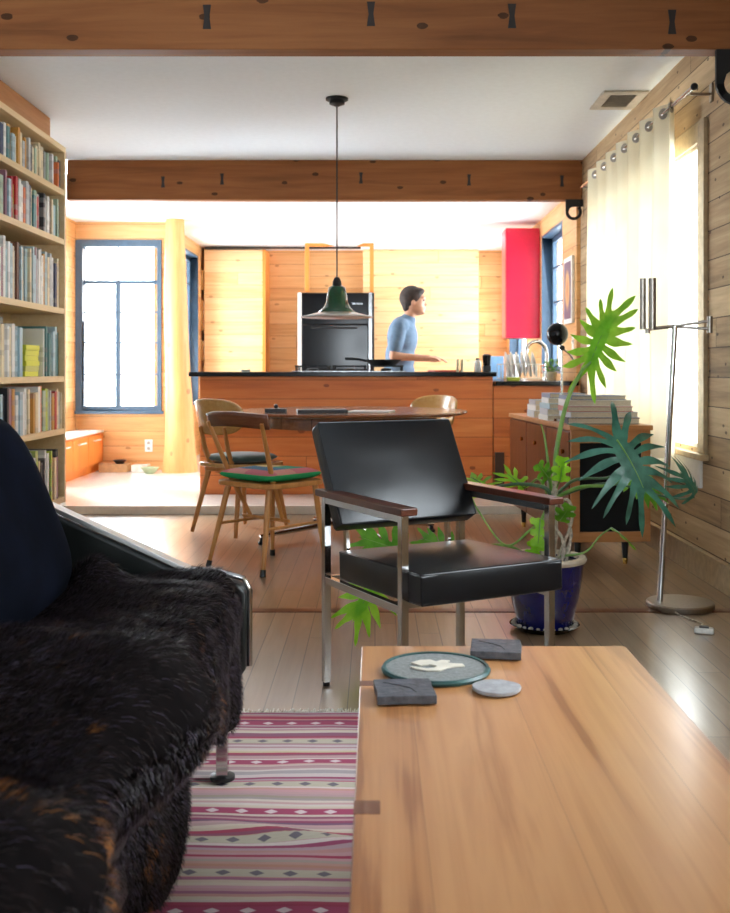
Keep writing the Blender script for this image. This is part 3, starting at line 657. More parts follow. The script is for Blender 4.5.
# ------------------------------------------------------------------ ceiling vent + pendant
vt = thing('ceiling_vent', 'white metal air vent in the ceiling above the curtain rod', 'vent', (1.44, 6.15, ZC))
obj('frame', MB().box(-.13, .13, -.2, -.14, -.012, -.0005).box(-.13, .13, .14, .2, -.012, -.0005).box(-.13, -.075, -.14, .14, -.012, -.0005).box(.075, .13, -.14, .14, -.012, -.0005), 'vent_metal', vt, bevel=.003)
g = MB()
for k in range(9): g.obox((0, -.12+.03*k, -.008), (.15, .022, .002), (R(35), 0, 0))
obj('louvre', g, 'vent_metal', vt); obj('grille_back', MB().box(-.075, .075, -.14, .14, -.003, -.001), 'vent_dark', vt)
pd = thing('pendant_lamp', 'green enamel pendant lamp hanging over the dining table', 'lamp', (-.224, 6.12, ZC))
obj('canopy', MB().lathe([(.066, -.001), (.066, -.012), (.045, -.018), (.045, -.035), (.01, -.05), (.0001, -.05)][::-1], 28), 'iron_black', pd, smooth=True)
obj('cord', MB().cyl((0, 0, -.05), (0, 0, -1.07), .0045, n=8), 'iron_black', pd, smooth=True)
obj('cap', MB().lathe([(.0001, -1.115), (.028, -1.11), (.026, -1.08), (.014, -1.055), (.0001, -1.05)], 20), 'iron_black', pd, smooth=True)
prof = [(.03, -1.105), (.048, -1.115), (.056, -1.15), (.062, -1.2), (.078, -1.235), (.11, -1.26), (.16, -1.275), (.212, -1.287)]
sh = obj('lamp_shade', MB().lathe([(r_, z) for r_, z in prof[:6]], 48), 'enamel_green', pd, smooth='all', solid=.003)
obj('shade_rim', MB().lathe([(.11, -1.26), (.16, -1.2745), (.212, -1.286), (.217, -1.29), (.212, -1.2905), (.16, -1.281), (.11, -1.267)], 48), 'enamel_white', sh, smooth=True, label='pale flared rim')
obj('shade_lining', MB().lathe([(.21, -1.2915), (.15, -1.285), (.1, -1.272), (.07, -1.24), (.055, -1.2)], 40), 'enamel_rose', sh, smooth='all', solid=.002)
obj('light_bulb', MB().sphere((0, 0, -1.235), .03, sz=1.2), 'white_china', pd, smooth='all')

# ------------------------------------------------------------------ steel hook brackets under the beams
def hook(loc, s, lab):
    o = thing('hook_bracket', lab, 'bracket', loc, 0, 'black iron brackets under the beams')
    pts = []
    poly = [(-.5, 1.0), (.75, 1.0), (.75, .62), (-.08+.0, .62)]
    m = MB(); T_ = .01; n = 16
    outer = [(-.5, 1.0), (.9, 1.0)]; 
    # plate: straight left edge running into a round loop with an open eye
    ring_o = [(.15+.65*math.cos(a), .0+.65*math.sin(a)) for a in [math.pi+ i*math.pi*1.25/n for i in range(n+1)]]
    ring_i = [(.15+.42*math.cos(a), .0+.42*math.sin(a)) for a in [math.pi+ i*math.pi*1.25/n for i in range(n+1)]]
    for i in range(n):
        q = [ring_o[i], ring_o[i+1], ring_i[i+1], ring_i[i]]
        m.prism([(a*s, b*s) for a, b in q], 'y', -T_, T_)
    m.prism([(a*s, b*s) for a, b in [(-.5, 0), (-.27, 0), (-.2, .25), (0, .40), (.3, .42), (.9, .42), (.9, 1.0), (-.5, 1.0)]], 'y', -T_, T_)
    obj('hook_plate', m, 'iron_black', o, bevel=.001)
    obj('bolt', MB().cyl((.6*s, -T_-.008, .8*s), (.6*s, -T_, .8*s), .01, n=6), 'iron_black', o)
hook((1.44, 4.19, 2.155), .135, 'black iron hook bracket under the near beam at the right wall')
hook((1.545-.05, 7.90, 2.2), .095, 'black iron hook bracket under the far beam at the curtain')

# ------------------------------------------------------------------ curtain and rod
XC = 1.47; ZR = 2.305
rd = thing('curtain_rod', 'slim chrome curtain rod over the right window', 'curtain rod', (XC, 4.80, ZR))
obj('rod', MB().cyl((0, 0, 0), (0, 2.6, 0), .011, n=14), 'chrome', rd, smooth=True)
obj('finial', MB().sphere((0, -.012, 0), .017), 'iron_black', rd, smooth='all')
for yb in (.07, 2.55): obj('wall_bracket', MB().bar((0, yb, -.013), (XR-XC-.001, yb, -.013), .012, .012).box(XR-XC-.01, XR-XC-.001, yb-.018, yb+.018, -.05, .035), 'brushed_nickel', rd)
nf = 7.5; Y0, Y1 = 5.15, 7.2
def cf(u, v):
    y = Y0+(Y1-Y0)*u; ph = nf*2*math.pi*u - math.pi*.1
    amp = .048*(.75+.25*v)
    s_ = math.sin(ph); x = XC + amp*(abs(s_)**.75)*(1 if s_ > 0 else -1) + .01*math.sin(17*u+5*v)*v
    return (x, y+.022*math.sin(2*ph)+.012*v*math.sin(9*u+3*v), 2.35-(2.35-.55)*v)
cu = obj('curtain', MB().grid(cf, 300, 24), 'curtain', smooth='all'); tag(cu, 'sheer cream grommet curtain half drawn over the right window', 'curtain')
for k in range(int(nf*2)+1):
    u = (k+.1/1)/(nf*2)
    if u > 1: continue
    a_ = Vector(cf(max(0, u-.002), 0)); b_ = Vector(cf(u+.002, 0)); y = Y0+(Y1-Y0)*u; tg = (b_-a_).normalized(); nrm = Vector((tg.y, -tg.x, 0))
    c_ = (a_+b_)/2; g = MB(); g2 = []
    rot = Vector((0, 0, 1)).rotation_difference(nrm).to_matrix()
    g.lathe([(.017, -.003), (.028, -.003), (.028, .003), (.017, .003), (.017, -.003)], 20)
    g.v = [tuple(rot @ Vector(v) + Vector((XC, c_.y, ZR))) for v in g.v]
    obj('grommet', g, 'brushed_nickel', cu, smooth=True)

# ------------------------------------------------------------------ floor lamp
fl = thing('floor_lamp', 'brushed metal reading floor lamp with round base by the window', 'floor lamp', (1.285, 4.38, 0))
obj('base', MB().lathe([(.0001, 0), (.137, 0), (.14, .004), (.14, .022), (.135, .027), (.0001, .027)], 48), 'brushed_nickel', fl, smooth=True)
pb = Vector((-.085, 0, .027)); ptp = Vector((-.022, 0, 1.185))
obj('pole', MB().cyl(pb, ptp, .0125, n=18), 'chrome', fl, smooth=True)
arm = MB().tube([ptp+Vector((-.105, 0, -.012)), ptp+Vector((0, 0, 0))], .008, 10).tube([ptp, ptp+Vector((.135, -.03, .02))], .0065, 10).tube([ptp+Vector((0, 0, -.005)), ptp+Vector((.135, -.03, -.012))], .006, 10)
arm.tube([ptp+Vector((.137, -.03, -.03)), ptp+Vector((.137, -.03, .04))], .012, 12)
obj('arm', arm, 'brushed_nickel', fl, smooth=True)
hx = ptp+Vector((-.115, 0, -.015))
hd = MB()
for dx in (-.018, .02): hd.lathe([(.0001, .0), (.014 if dx < 0 else .016, .0), (.014 if dx < 0 else .016, .215), (.0001, .215)], 20, (hx.x+dx, hx.y+(.01 if dx < 0 else 0), hx.z+.001))
obj('lamp_shade', hd, 'brushed_nickel', fl, smooth=True)
obj('socket', MB().cyl((hx.x, hx.y, hx.z-.016), (hx.x, hx.y, hx.z+.004), .011, n=14), 'brushed_nickel', fl, smooth=True)
obj('power_cord', MB().tube([(-.06, -.1, .012), (-.05, -.17, .006), (.0, -.3, .005), (-.045, -.40, .008)], .0035, 8), 'root_grey', fl, smooth=True)
fs = thing('foot_switch', 'small white foot switch on the floor before the lamp base', 'switch', (1.25, 3.95, 0), R(-18))
obj('housing', MB().box(-.036, .036, -.022, .022, 0, .022), 'white_china', fs, bevel=.008, seg=3)
obj('button', MB().box(-.018, .018, -.013, .013, .022, .028), 'black_plastic', fs, bevel=.002)

# ------------------------------------------------------------------ sideboard
sb = thing('sideboard', 'walnut mid-century sideboard with black end panel by the window', 'sideboard', (.99, 5.25, 0), R(4.2))
L_, D_, zt, zb_ = 1.5, .41, .72, .13
obj('top', MB().box(-.012, D_+.01, -.012, L_+.01, zt-.025, zt), 'teak_edge', sb, bevel=.003)
obj('body', MB().box(.012, D_, .02, L_, zb_, zt-.025), 'walnut', sb, bevel=.002)
fr = MB().box(0, .045, 0, .02, zb_, zt-.025).box(D_-.045, D_, 0, .02, zb_, zt-.025).box(.045, D_-.045, 0, .02, zb_, zb_+.05).box(.045, D_-.045, 0, .02, zt-.09, zt-.025)
obj('end_frame', fr, 'teak_edge', sb, bevel=.002)
obj('end_panel', MB().box(.045, D_-.045, .012, .02, zb_+.05, zt-.09), 'silk_black', sb, label='black inset end panel')
for k in range(3):
    a = .02+k*.495
    d_ = obj('door', MB().box(-.006, .012, a+.003, a+.485, zb_+.01, zt-.035), 'walnut_door', sb, bevel=.003)
    obj('pull', MB().cyl((-.02, a+(.1 if k != 1 else .24), .58), (-.006, a+(.1 if k != 1 else .24), .58), .014, .01, 12), 'brass', d_, smooth=True)
for (lx, ly) in ((.06, .1), (D_-.1, .1), (.06, L_-.12), (D_-.1, L_-.12)):
    lg = obj('leg', MB().cyl((lx, ly, .03), (lx, ly, zb_), .013, .02, 14), 'iron_black', sb, smooth=True)
    obj('foot_cap', MB().cyl((lx, ly, 0), (lx, ly, .03), .011, .0135, 14), 'brass', lg, smooth=True)
# art books lying on it
sp = {'silver grey': (196, 200, 206), 'white': (232, 232, 230), 'slate blue': (120, 134, 158), 'charcoal': (64, 62, 66), 'pale blue': (180, 196, 214), 'rose': (196, 120, 108)}
def flat_book(nm, c, x0, x1, y0, y1, z0, th, rz, lab, grp):
    o = bpy.data.objects.new('art_book', None); COL.objects.link(o); o.location = ((x0+x1)/2, (y0+y1)/2, z0); o.rotation_euler = (0, 0, rz); tag(o, lab, 'book', grp)
    hx_, hy_ = (x1-x0)/2, (y1-y0)/2
    obj('cover', MB().box(-hx_, hx_, -hy_, hy_, 0, .003).box(-hx_, hx_, -hy_, hy_, th-.003, th).box(-hx_, -hx_+.003, -hy_, hy_, .003, th-.003), bookmat(nm, c), o)
    obj('pages', MB().box(-hx_+.003, hx_-.005, -hy_+.005, hy_-.005, .003, th-.003), 'pages', o)
z = .7205; cfg = [('charcoal', .90+.10, 1.37, .034), ('silver grey', 1.0, 1.355, .030), ('rose', .99, 1.33, .028), ('white', .985, 1.33, .034), ('slate blue', 1.0, 1.29, .022)]
for k, (nm, a, b_, th) in enumerate(cfg):
    flat_book(nm, sp[nm], a, b_, 5.36, 5.62, z, th-.001, R((-2, 3, 1, -3, 4)[k]), f"large {nm} art book in the right pile on the sideboard, {('lowest', 'second from bottom', 'third from bottom', 'fourth from bottom', 'topmost')[k]}", 'art books on the right of the sideboard'); z += th
z = .7205
for k, (nm, th) in enumerate((('white', .03), ('silver grey', .035), ('pale blue', .03), ('white', .03), ('slate blue', .026))):
    flat_book(nm, sp[nm], .945+.004*k, 1.16, 5.74, 5.98, z, th-.001, R((3, 1, 4, 0, 2)[k]), f"{nm} art book in the middle pile on the sideboard, {('lowest', 'second from bottom', 'third from bottom', 'fourth from bottom', 'topmost')[k]}", 'art books in the middle of the sideboard'); z += th
z = .7205
for k, (nm, th) in enumerate((('silver grey', .04), ('white', .035), ('silver grey', .028))):
    flat_book(nm, sp[nm], .93+.005*k, 1.12, 6.12, 6.34, z, th-.001, R((2, 4, 1)[k]), f"{nm} book in the low far pile on the sideboard, {('lowest', 'middle', 'topmost')[k]}", 'books at the far end of the sideboard'); z += th
# desk lamp
dl = thing('desk_lamp', 'chrome desk lamp with black ball head behind the art books', 'desk lamp', (1.03, 5.68, .7205))
dl.location = (1.02, 5.675, .7205)
obj('base', MB().lathe([(.0001, 0), (.045, 0), (.045, .015), (.008, .02), (.0001, .02)], 24), 'chrome', dl, smooth=True)
obj('pole', MB().cyl((0, 0, .02), (-.0, 0, .40), .006, n=12), 'chrome', dl, smooth=True)
obj('joint', MB().cyl((0, -.014, .40), (0, .014, .40), .014, n=14), 'iron_black', dl, smooth=True)
obj('arm', MB().tube([(0, 0, .40), (.04, 0, .37), (.085, 0, .31)], .006, 10).tube([(0, 0, .4), (-.01, 0, .43)], .008, 8), 'chrome', dl, smooth=True)
obj('lamp_head', MB().sphere((-.025, 0, .475), .062, sx=.95), 'black_gloss', dl, smooth='all')

# ------------------------------------------------------------------ dining table
dt = thing('dining_table', 'round reddish-brown dining table on chrome star base before the island', 'table', (-.15, 6.2, 0))
obj('tabletop', MB().lathe([(.0001, .735), (.66, .735), (.695, .745), (.70, .752), (.695, .76), (.0001, .76)], 72), 'table_top_wood', dt, smooth=True, angle=30)
obj('apron', MB().lathe([(.50, .665), (.52, .665), (.52, .735), (.50, .735), (.50, .665)], 56), 'table_top_wood', dt, smooth=True)
obj('column', MB().lathe([(.03, .10), (.03, .70), (.12, .72), (.12, .734)], 24), 'chrome', dt, smooth=True)
for k in range(4):
    a = R(205+90*k); c_, s_ = math.cos(a), math.sin(a)
    lg = obj('leg', MB().tube([(.02*c_, .02*s_, .105), (.3*c_, .3*s_, .075), (.56*c_, .56*s_, .045)], [.03, .026, .018], 12, sq=.6), 'chrome', dt, smooth=True)
    obj('foot', MB().lathe([(.022, 0), (.024, .012), (.014, .022), (.01, .045)], 16, (.55*c_, .55*s_, 0)), 'black_plastic', lg, smooth=True)
tag(obj('notebook', MB().box(-.14, .14, -.09, .09, 0, .018), 'black_plastic', loc=(-.30, 5.86, .7605), rot=(0, 0, .12), bevel=.003), 'black notebook lying on the dining table', 'notebook')
tag(obj('paper_sheet', MB().box(-.12, .12, -.1, .1, 0, .006), 'art_white', loc=(-.02, 5.97, .7605), rot=(0, 0, -.2)), 'white papers on the dining table beside the notebook', 'paper')
tn = thing('tin_box', 'small black box with knob at the left of the dining table', 'box', (-.56, 5.88, .7605))
obj('body', MB().box(-.06, .06, -.04, .04, 0, .022), 'black_plastic', tn, bevel=.003); obj('knob', MB().sphere((0, 0, .034), .013), 'black_plastic', tn, smooth='all')

# ------------------------------------------------------------------ dining chairs
def rod_leg(parent, p, q, r0, r1, mat, tip=True):
    lg = obj('leg', MB().tube([p, (Vector(p)*.55+Vector(q)*.45), q], [r0, (r0+r1)/2*1.08, r1], 14), mat, parent, smooth=True)
    if tip:
        d = (Vector(q)-Vector(p)).normalized(); e = Vector(q)
        obj('rubber_tip', MB().tube([e-d*.004, e+d*.03], [r1*1.25, r1*1.35], 14), 'black_plastic', lg, smooth=True)
    return lg
def rounded_plate(w_, d_, r_, z0, z1, n=6, taper=.0):
    poly = []
    for (cx, cy, a0) in ((w_/2-r_, d_/2-r_, 0), (-w_/2+r_, d_/2-r_, 90), (-w_/2+r_, -d_/2+r_, 180), (w_/2-r_, -d_/2+r_, 270)):
        for k in range(n+1):
            a = R(a0+90*k/n); x, y = cx+r_*math.cos(a), cy+r_*math.sin(a); poly.append((x*(1+taper*y/d_), y))
    return MB().prism(poly, 'z', z0, z1)
# local frame: chair faces +x, back at -x
def rail_chair(loc, rz):
    c = thing('dining_chair', 'oak dining chair with curved top rail and patchwork cushion, nearest the armchair', 'chair', loc, rz, None)
    s = rounded_plate(.40, .42, .06, .415, .44); obj('seat', s, 'chair_oak', c, bevel=.006)
    for sy in (-1, 1):
        rod_leg(c, (-.17+.02, sy*.15, .42), (-.235, sy*.20, .03), .016, .011, 'chair_oak')
        rod_leg(c, (.16, sy*.16, .42), (.195, sy*.195, .03), .016, .011, 'chair_oak')
        obj('back_post', MB().tube([(-.03, sy*.12, .25), (-.13, sy*.155, .45), (-.245, sy*.20, .74)], [.010, .014, .010], 14), 'chair_oak', c, smooth=True)
    def rf(u, v):
        t = (u-.5)*2; y = .222*t; x = -.262+.05*t*t; z = .712+.070*v + .012*(1-t*t); return (x-.02*v, y, z)
    obj('top_rail', MB().grid(rf, 16, 4), 'walnut', c, smooth='all', solid=.018, label='brown curved top rail')
    g = MB().tube([(-.035, -.17, .245), (-.035, .17, .245)], .009, 10)
    obj('stretcher', g, 'chair_oak', c, smooth=True)
    for sy in (-1, 1): obj('stretcher', MB().tube([(-.19, sy*.175, .22), (.175, sy*.175, .22)], .008, 10), 'chair_oak', c, smooth=True)
    return c
A_ROT = math.atan2(.75, .66)
ca = Vector((-.535, 5.33, 0))
rail_chair(ca, A_ROT)
def pad(w_, d_, h, n=22, puff=1.0, seed=0, round_=.0):
    m = MB()
    def top(u, v, s):
        x = (u-.5)*2; y = (v-.5)*2
        if round_: 
            k = max(abs(x), abs(y)); L = math.hypot(x, y); q = (k/L if L > 1e-6 else 1); q = 1*(1-round_)+q*round_; x2, y2 = x*q, y*q
        else: x2, y2 = x, y
        e = (max(0, 1-abs(x)**5)*max(0, 1-abs(y)**5))**.5
        z = h/2 + s*(h/2)*e*(1+.1*noise.noise((x*2+seed, y*2, s)))
        return (x2*w_/2, y2*d_/2, z)
    m.grid(lambda u, v: top(u, v, 1), n, n); m.grid(lambda u, v: top(u, v, -1), n, n); return m
tag(obj('seat_cushion', pad(.38, .39, .062, seed=1), 'patchwork', loc=ca+Vector((.0, .0, .4405)), rot=(0, 0, A_ROT), smooth='all'), 'green-edged patchwork cushion on the nearer dining chair', 'cushion')
# moulded plywood chairs
def shell_chair(loc, rz, label, back_mat='ply_gold'):
    c = thing('dining_chair', label, 'chair', loc, rz, 'moulded plywood dining chairs')
    obj('seat', rounded_plate(.42, .44, .12, .415, .44), 'ply_gold', c, bevel=.006)
    obj('seat_frame', rounded_plate(.34, .36, .05, .385, .415), 'chair_oak', c, bevel=.004)
    for sy in (-1, 1):
        rod_leg(c, (-.14, sy*.14, .40), (-.225, sy*.2, .012), .017, .012, 'chair_oak', False)
        rod_leg(c, (.14, sy*.15, .40), (.2, sy*.195, .012), .017, .012, 'chair_oak', False)
        obj('back_strut', MB().tube([(-.15, sy*.10, .40), (-.20, sy*.105, .52), (-.235, sy*.11, .66)], [.012, .011, .009], 12, sq=1.4), 'chair_oak', c, smooth=True)
    n, k_ = 40, 10; m = MB(); m.v.append((-.248, 0, .72)); a_, b_ = .215, .108
    def P(th, r):
        ct, st = math.cos(th), math.sin(th)
        ex = 2/3.0; x = a_*r*(abs(ct)**ex)*(1 if ct > 0 else -1); z = b_*r*(abs(st)**ex)*(1 if st > 0 else -1)
        return (-.248+.075*(x/a_)**2*1.0 - .02*(z/b_), x*(1+.06*z/b_), .72+z)
    for i in range(1, k_+1):
        for j in range(n): m.v.append(P(2*math.pi*j/n, i/k_))
    for j in range(n): m.f.append((0, 1+j, 1+(j+1) % n))
    for i in range(k_-1):
        for j in range(n): m.f.append((1+i*n+j, 1+(i+1)*n+j, 1+(i+1)*n+(j+1) % n, 1+i*n+(j+1) % n))
    obj('backrest', m, back_mat, c, smooth='all', solid=.012, bevel=0)
    return c
cb = Vector((-.82, 6.40, 0))
shell_chair(cb, A_ROT, 'moulded plywood dining chair with green cushion at the left of the table')
tag(obj('seat_cushion', pad(.40, .40, .05, seed=5, round_=.7), 'cushion_green', loc=cb+Vector((0, 0, .4405)), rot=(0, 0, A_ROT), smooth='all'), 'round dark green cushion on the plywood chair left of the table', 'cushion')
shell_chair(Vector((.26, 6.95, 0)), R(222), 'moulded plywood dining chair behind the black armchair, right of the table', 'ply_gold')

# ------------------------------------------------------------------ armchair
ac = thing('armchair', 'black leather armchair with chrome frame and dark wooden arms', 'armchair', (.184, 3.205, 0), R(28.5))
hw, hd_ = .253, .243
q = .023
for sx in (-1, 1):
    for sy in (-1, 1):
        lg = obj('leg', MB().box(sx*hw-q/2, sx*hw+q/2, sy*hd_-q/2, sy*hd_+q/2, .012, .60), 'chrome', ac, bevel=.0015)
        obj('glide', MB().cyl((sx*hw, sy*hd_, 0), (sx*hw, sy*hd_, .012), .011, n=12), 'black_plastic', lg)
    obj('side_rail', MB().box(sx*hw-q/2+.001, sx*hw+q/2-.001, -hd_+q/2, hd_-q/2, .325, .348), 'chrome', ac, bevel=.0015)
    obj('arm_rail', MB().box(sx*hw-q/2+.001, sx*hw+q/2-.001, -hd_+q/2, hd_-q/2, .578, .5995), 'chrome', ac, bevel=.0015)
    obj('armrest', MB().box(sx*hw-.027, sx*hw+.027, -hd_-.035, hd_+.03, .60, .622), 'rosewood', ac, bevel=.004)
obj('cross_rail', MB().box(-hw+q/2, hw-q/2, -hd_+.05, -hd_+.07, .326, .347), 'chrome', ac, bevel=.0015)
obj('cross_rail', MB().box(-hw+q/2, hw-q/2, hd_-.010, hd_+.010, .326, .347), 'chrome', ac, bevel=.0015)
# seat: puffed box cushion with piping
def cushion_box(wx, wy, wz, n=14, puff=.012, rr=.018, seed=0):
    m = MB(); 
    def face(ax, s):
        def fn(u, v):
            a, b = (u-.5)*2, (v-.5)*2
            e = (1-abs(a)**3)*(1-abs(b)**3)
            hx_, hy_, hz_ = wx/2, wy/2, wz/2
            nn = 1+.25*noise.noise((a*1.3+seed, b*1.3, ax*3+s))
            if ax == 2: return (a*hx_, b*hy_, s*(hz_+puff*e*nn))
            if ax == 1: return (a*hx_, s*(hy_+puff*.35*e), b*hz_)
            return (s*(hx_+puff*.35*e), a*hy_, b*hz_)
        m.grid(fn, n, n)
    for ax in range(3):
        for s in (-1, 1): face(ax, s)
    return m
st = obj('seat', cushion_box(.482, .50, .090, seed=3), 'leather_black', ac, bevel=.010, seg=3, loc=(.002, -.068, .396), rot=(R(-1.5), 0, 0))
pip = MB(); 
def loop(hx_, hy_, z, r=.02): 
    P_ = []
    for (cx, cy, a0) in ((hx_-r, hy_-r, 0), (-hx_+r, hy_-r, 90), (-hx_+r, -hy_+r, 180), (hx_-r, -hy_+r, 270)):
        for k in range(5): a = R(a0+22.5*k); P_.append((cx+r*math.cos(a), cy+r*math.sin(a), z))
    return P_+[P_[0]]
obj('piping', MB().tube(loop(.240, .249, .041, .008), .0032, 8), 'leather_black', st, smooth=True)
bk = obj('backrest', cushion_box(.50, .35, .055, seed=8, puff=.014), 'leather_black', ac, bevel=.010, seg=3, loc=(-.004, .243, .665), rot=(R(90-29), 0, 0))
obj('piping', MB().tube(loop(.249, .174, .025, .008), .003, 8), 'leather_black', bk, smooth=True)
obj('piping', MB().tube(loop(.249, .174, -.025, .008), .003, 8), 'leather_black', bk, smooth=True)
for sx in (-1, 1): obj('back_support', MB().bar((sx*.19, .215, .34), (sx*.19, .235, .58), .012, .02), 'chrome', ac)

# ------------------------------------------------------------------ coffee table
kt = thing('coffee_table', 'long low cherry wood coffee table in the foreground', 'coffee table', (.249, 1.42, 0))
obj('tabletop', MB().box(-.277, .277, -.76, .767, .388, .42), 'cherry', kt, bevel=.0025)
for (yy_, s_) in ((-.04, -.277), (.52, -.277)):
    obj('inlay_key', MB().box(s_-.0004, s_+.035, yy_-.022 if yy_ < 0 else yy_-.03, yy_+.02 if yy_ < 0 else yy_, .4195, .4206), 'walnut', kt, label='darker wood key let into the edge')
for sx in (-1, 1):
    for yy_ in (-.68, .60): obj('leg', MB().box(sx*.185-.03, sx*.185+.03, yy_-.03, yy_+.03, 0, .3875), 'cherry', kt, bevel=.003)
obj('apron', MB().box(-.17, .17, -.66, .58, .33, .3875), 'cherry', kt)
zt_ = .4206
tr_ = thing('trivet', 'large round grey trivet with cream bird-like relief and teal rim', 'trivet', (.117, 2.00, zt_))
obj('disc', MB().lathe([(.0001, 0), (.096, 0), (.098, .003), (.098, .008), (.0001, .009)], 56), 'trivet', tr_, smooth=True, angle=30)
obj('rim', MB().lathe([(.096, 0), (.103, .001), (.105, .006), (.102, .011), (.096, .0105), (.096, 0)], 56), 'trivet_teal', tr_, smooth=True)
rel = [(-.048, .018), (-.03, .036), (-.008, .038), (.002, .026), (.012, .036), (.03, .034), (.022, .02), (.034, .012), (.052, .01), (.056, -.004), (.036, -.008), (.022, -.016), (.006, -.034), (-.016, -.036), (-.042, -.022), (-.05, -.008), (-.034, -.012), (-.018, -.022), (-.004, -.016), (.002, -.004), (-.012, .006), (-.03, .0)]
obj('relief', MB().prism(rel, 'z', .009, .0125), 'trivet_cream', tr_, bevel=.0012)
def slate_coaster(loc, rz, lab, seed):
    o = thing('slate_coaster', lab, 'coaster', loc, rz, 'square slate coasters')
    r2 = random.Random(seed); h_ = .051; poly = []
    for (a, b_) in (((-1, -1), (1, -1)), ((1, -1), (1, 1)), ((1, 1), (-1, 1)), ((-1, 1), (-1, -1))):
        for k in range(5):
            t_ = k/5; x, y = a[0]+(b_[0]-a[0])*t_, a[1]+(b_[1]-a[1])*t_
            poly.append((x*h_+r2.uniform(-.0012, .0012), y*h_+r2.uniform(-.0012, .0012)))
    obj('stone', MB().prism(poly, 'z', .002, .017), 'slate', o, bevel=.0012)
    cr = MB().tube([(-.035, .03, .0165), (-.01, .012, .0168), (.01, -.006, .0168), (.018, -.03, .0165)], .0012, 6); obj('ridge', cr, 'slate_edge', o)
    for sx in (-1, 1):
        for sy in (-1, 1): obj('foot', MB().cyl((sx*.035, sy*.035, 0), (sx*.035, sy*.035, .002), .006, n=10), 'black_plastic', o)
slate_coaster((.052, 1.845, zt_), R(4), 'square dark slate coaster near the left edge of the coffee table', 1)
slate_coaster((.247, 2.125, zt_), R(-8), 'square dark slate coaster at the far edge of the coffee table', 2)
o = thing('stone_coaster', 'small round pale grey stone coaster on the coffee table', 'coaster', (.219, 1.877, zt_))
r2 = random.Random(7)
obj('stone', MB().prism([((.044+.001*math.sin(5*a)+.001*math.sin(3*a+1))*math.cos(a), (.042+.001*math.cos(4*a))*math.sin(a)) for a in [2*math.pi*k/36 for k in range(36)]], 'z', .002, .0095), 'slate_pale', o, bevel=.002)
obj('felt', MB().lathe([(.036, 0), (.036, .002)], 24), 'slate_edge', o)

# ------------------------------------------------------------------ kilim rug
def rugf(u, v):
    x = -1.45+1.445*u; y = .5+2.52*v
    z = .006+.010*max(0, noise.noise((x*1.5+y*.6, y*5-x*1.2, 2)))+.018*math.exp(-((y-2.22+.35*(x+.2))/.03)**2)*max(0, min(1, (x+.45)*4))
    return (x, y+.012*math.sin(2*x), z)
rg = tag(obj('rug', MB().grid(rugf, 70, 160), 'kilim', smooth='all', solid=.004), 'pink, red and cream striped kilim rug between sofa and table', 'rug')
fm = MB(); r2 = random.Random(5)
for k in range(420):
    x = -1.45+1.44*k/420; y = 3.02+.012*math.sin(2*x); x2 = x+r2.uniform(-.012, .012)
    fm.bar((x, y-.01, .006), (x2, y+r2.uniform(.02, .05), .003), .0022, .0022)
fr_ = obj('fringe', fm, 'trivet_cream', rg); fr_['kind'] = 'stuff'

# ------------------------------------------------------------------ sofa
so = thing('sofa', 'long black leather sofa with chrome-edged sloping end panel', 'sofa', (-.34, 1.75, .014))
# local: x from -0.86 (back) to 0 (front); y from -1.05 to 1.03
obj('base_frame', MB().box(-.80, -.04, -1.0, .98, .17, .25), 'leather_sofa', so, bevel=.01)
sc_ = obj('seat_cushion', MB().box(-.86, -.035, -1.0, -.012, .25, .42), 'leather_sofa', so, bevel=.03, seg=3)
obj('seat_cushion', MB().box(-.86, -.035, -.008, .96, .25, .42), 'leather_sofa', so, bevel=.03, seg=3)
obj('back_frame', MB().prism([(-.88, .18), (-.88, .42), (-.98, .78), (-1.04, .78), (-.96, .18)], 'y', -1.0, .965), 'leather_sofa', so, bevel=.01)
for (ya, yb) in ((-1.06, -1.005), (.972, 1.03)):
    poly = [(-.92, .17), (-.02, .17), (0, .2), (0, .40), (-.015, .425), (-.10, .44), (-.16, .452), (-.92, .80)]
    ep = obj('end_panel', MB().prism(poly, 'y', ya, yb), 'leather_sofa', so, bevel=.012, seg=3)
    obj('trim_strip', MB().bar((-.92, (ya+yb)/2, .812), (-.15, (ya+yb)/2, .458), .05, .012, up=(0, 0, 1)), 'satin_steel', ep, bevel=.002)
    obj('trim_strip', MB().tube([(-.16, yb-.012, .458), (-.08, yb-.012, .450), (-.01, yb-.012, .432), (.006, yb-.012, .40), (.006, yb-.012, .2)], .008, 10), 'chrome', ep, smooth=True)
for (lx, ly) in ((-.028, .76), (-.06, -.8), (-.78, .76), (-.78, -.8)):
    lg = obj('leg', MB().box(lx-.014, lx+.014, ly-.014, ly+.014, .01, .172), 'chrome', so, bevel=.002)
    obj('foot_pad', MB().lathe([(.03, 0), (.03, .008), (.014, .012), (.0001, .012)], 20, (lx, ly, 0)), 'black_plastic', lg, smooth=True)
# velvet back cushions
def back_cushion(loc, lab, seed):
    m = MB(); wy, hz, th = .90, .48, .24
    for s in (-1, 1):
        def fn(u, v):
            a, b_ = (u-.5)*2, (v-.5)*2
            e = (max(0, 1-abs(a)**4)*max(0, 1-abs(b_)**4))**.5
            y = a*wy/2*(1-.04*b_*b_); z = b_*hz/2*(1-.05*a*a)
            return (s*(th/2)*e*(1+.12*noise.noise((a*1.5+seed, b_*1.5, s))), y, z)
        m.grid(fn, 26, 20)
    o = obj('velvet_cushion', m, 'velvet', smooth='all', loc=loc, rot=(0, R(-22), 0)); tag(o, lab, 'cushion', 'velvet back cushions'); return o
back_cushion((-.835, 2.04, .675), 'dark navy velvet back cushion at the far end of the sofa', 1)
back_cushion((-.845, 1.12, .672), 'dark navy velvet back cushion at the near end of the sofa', 4)
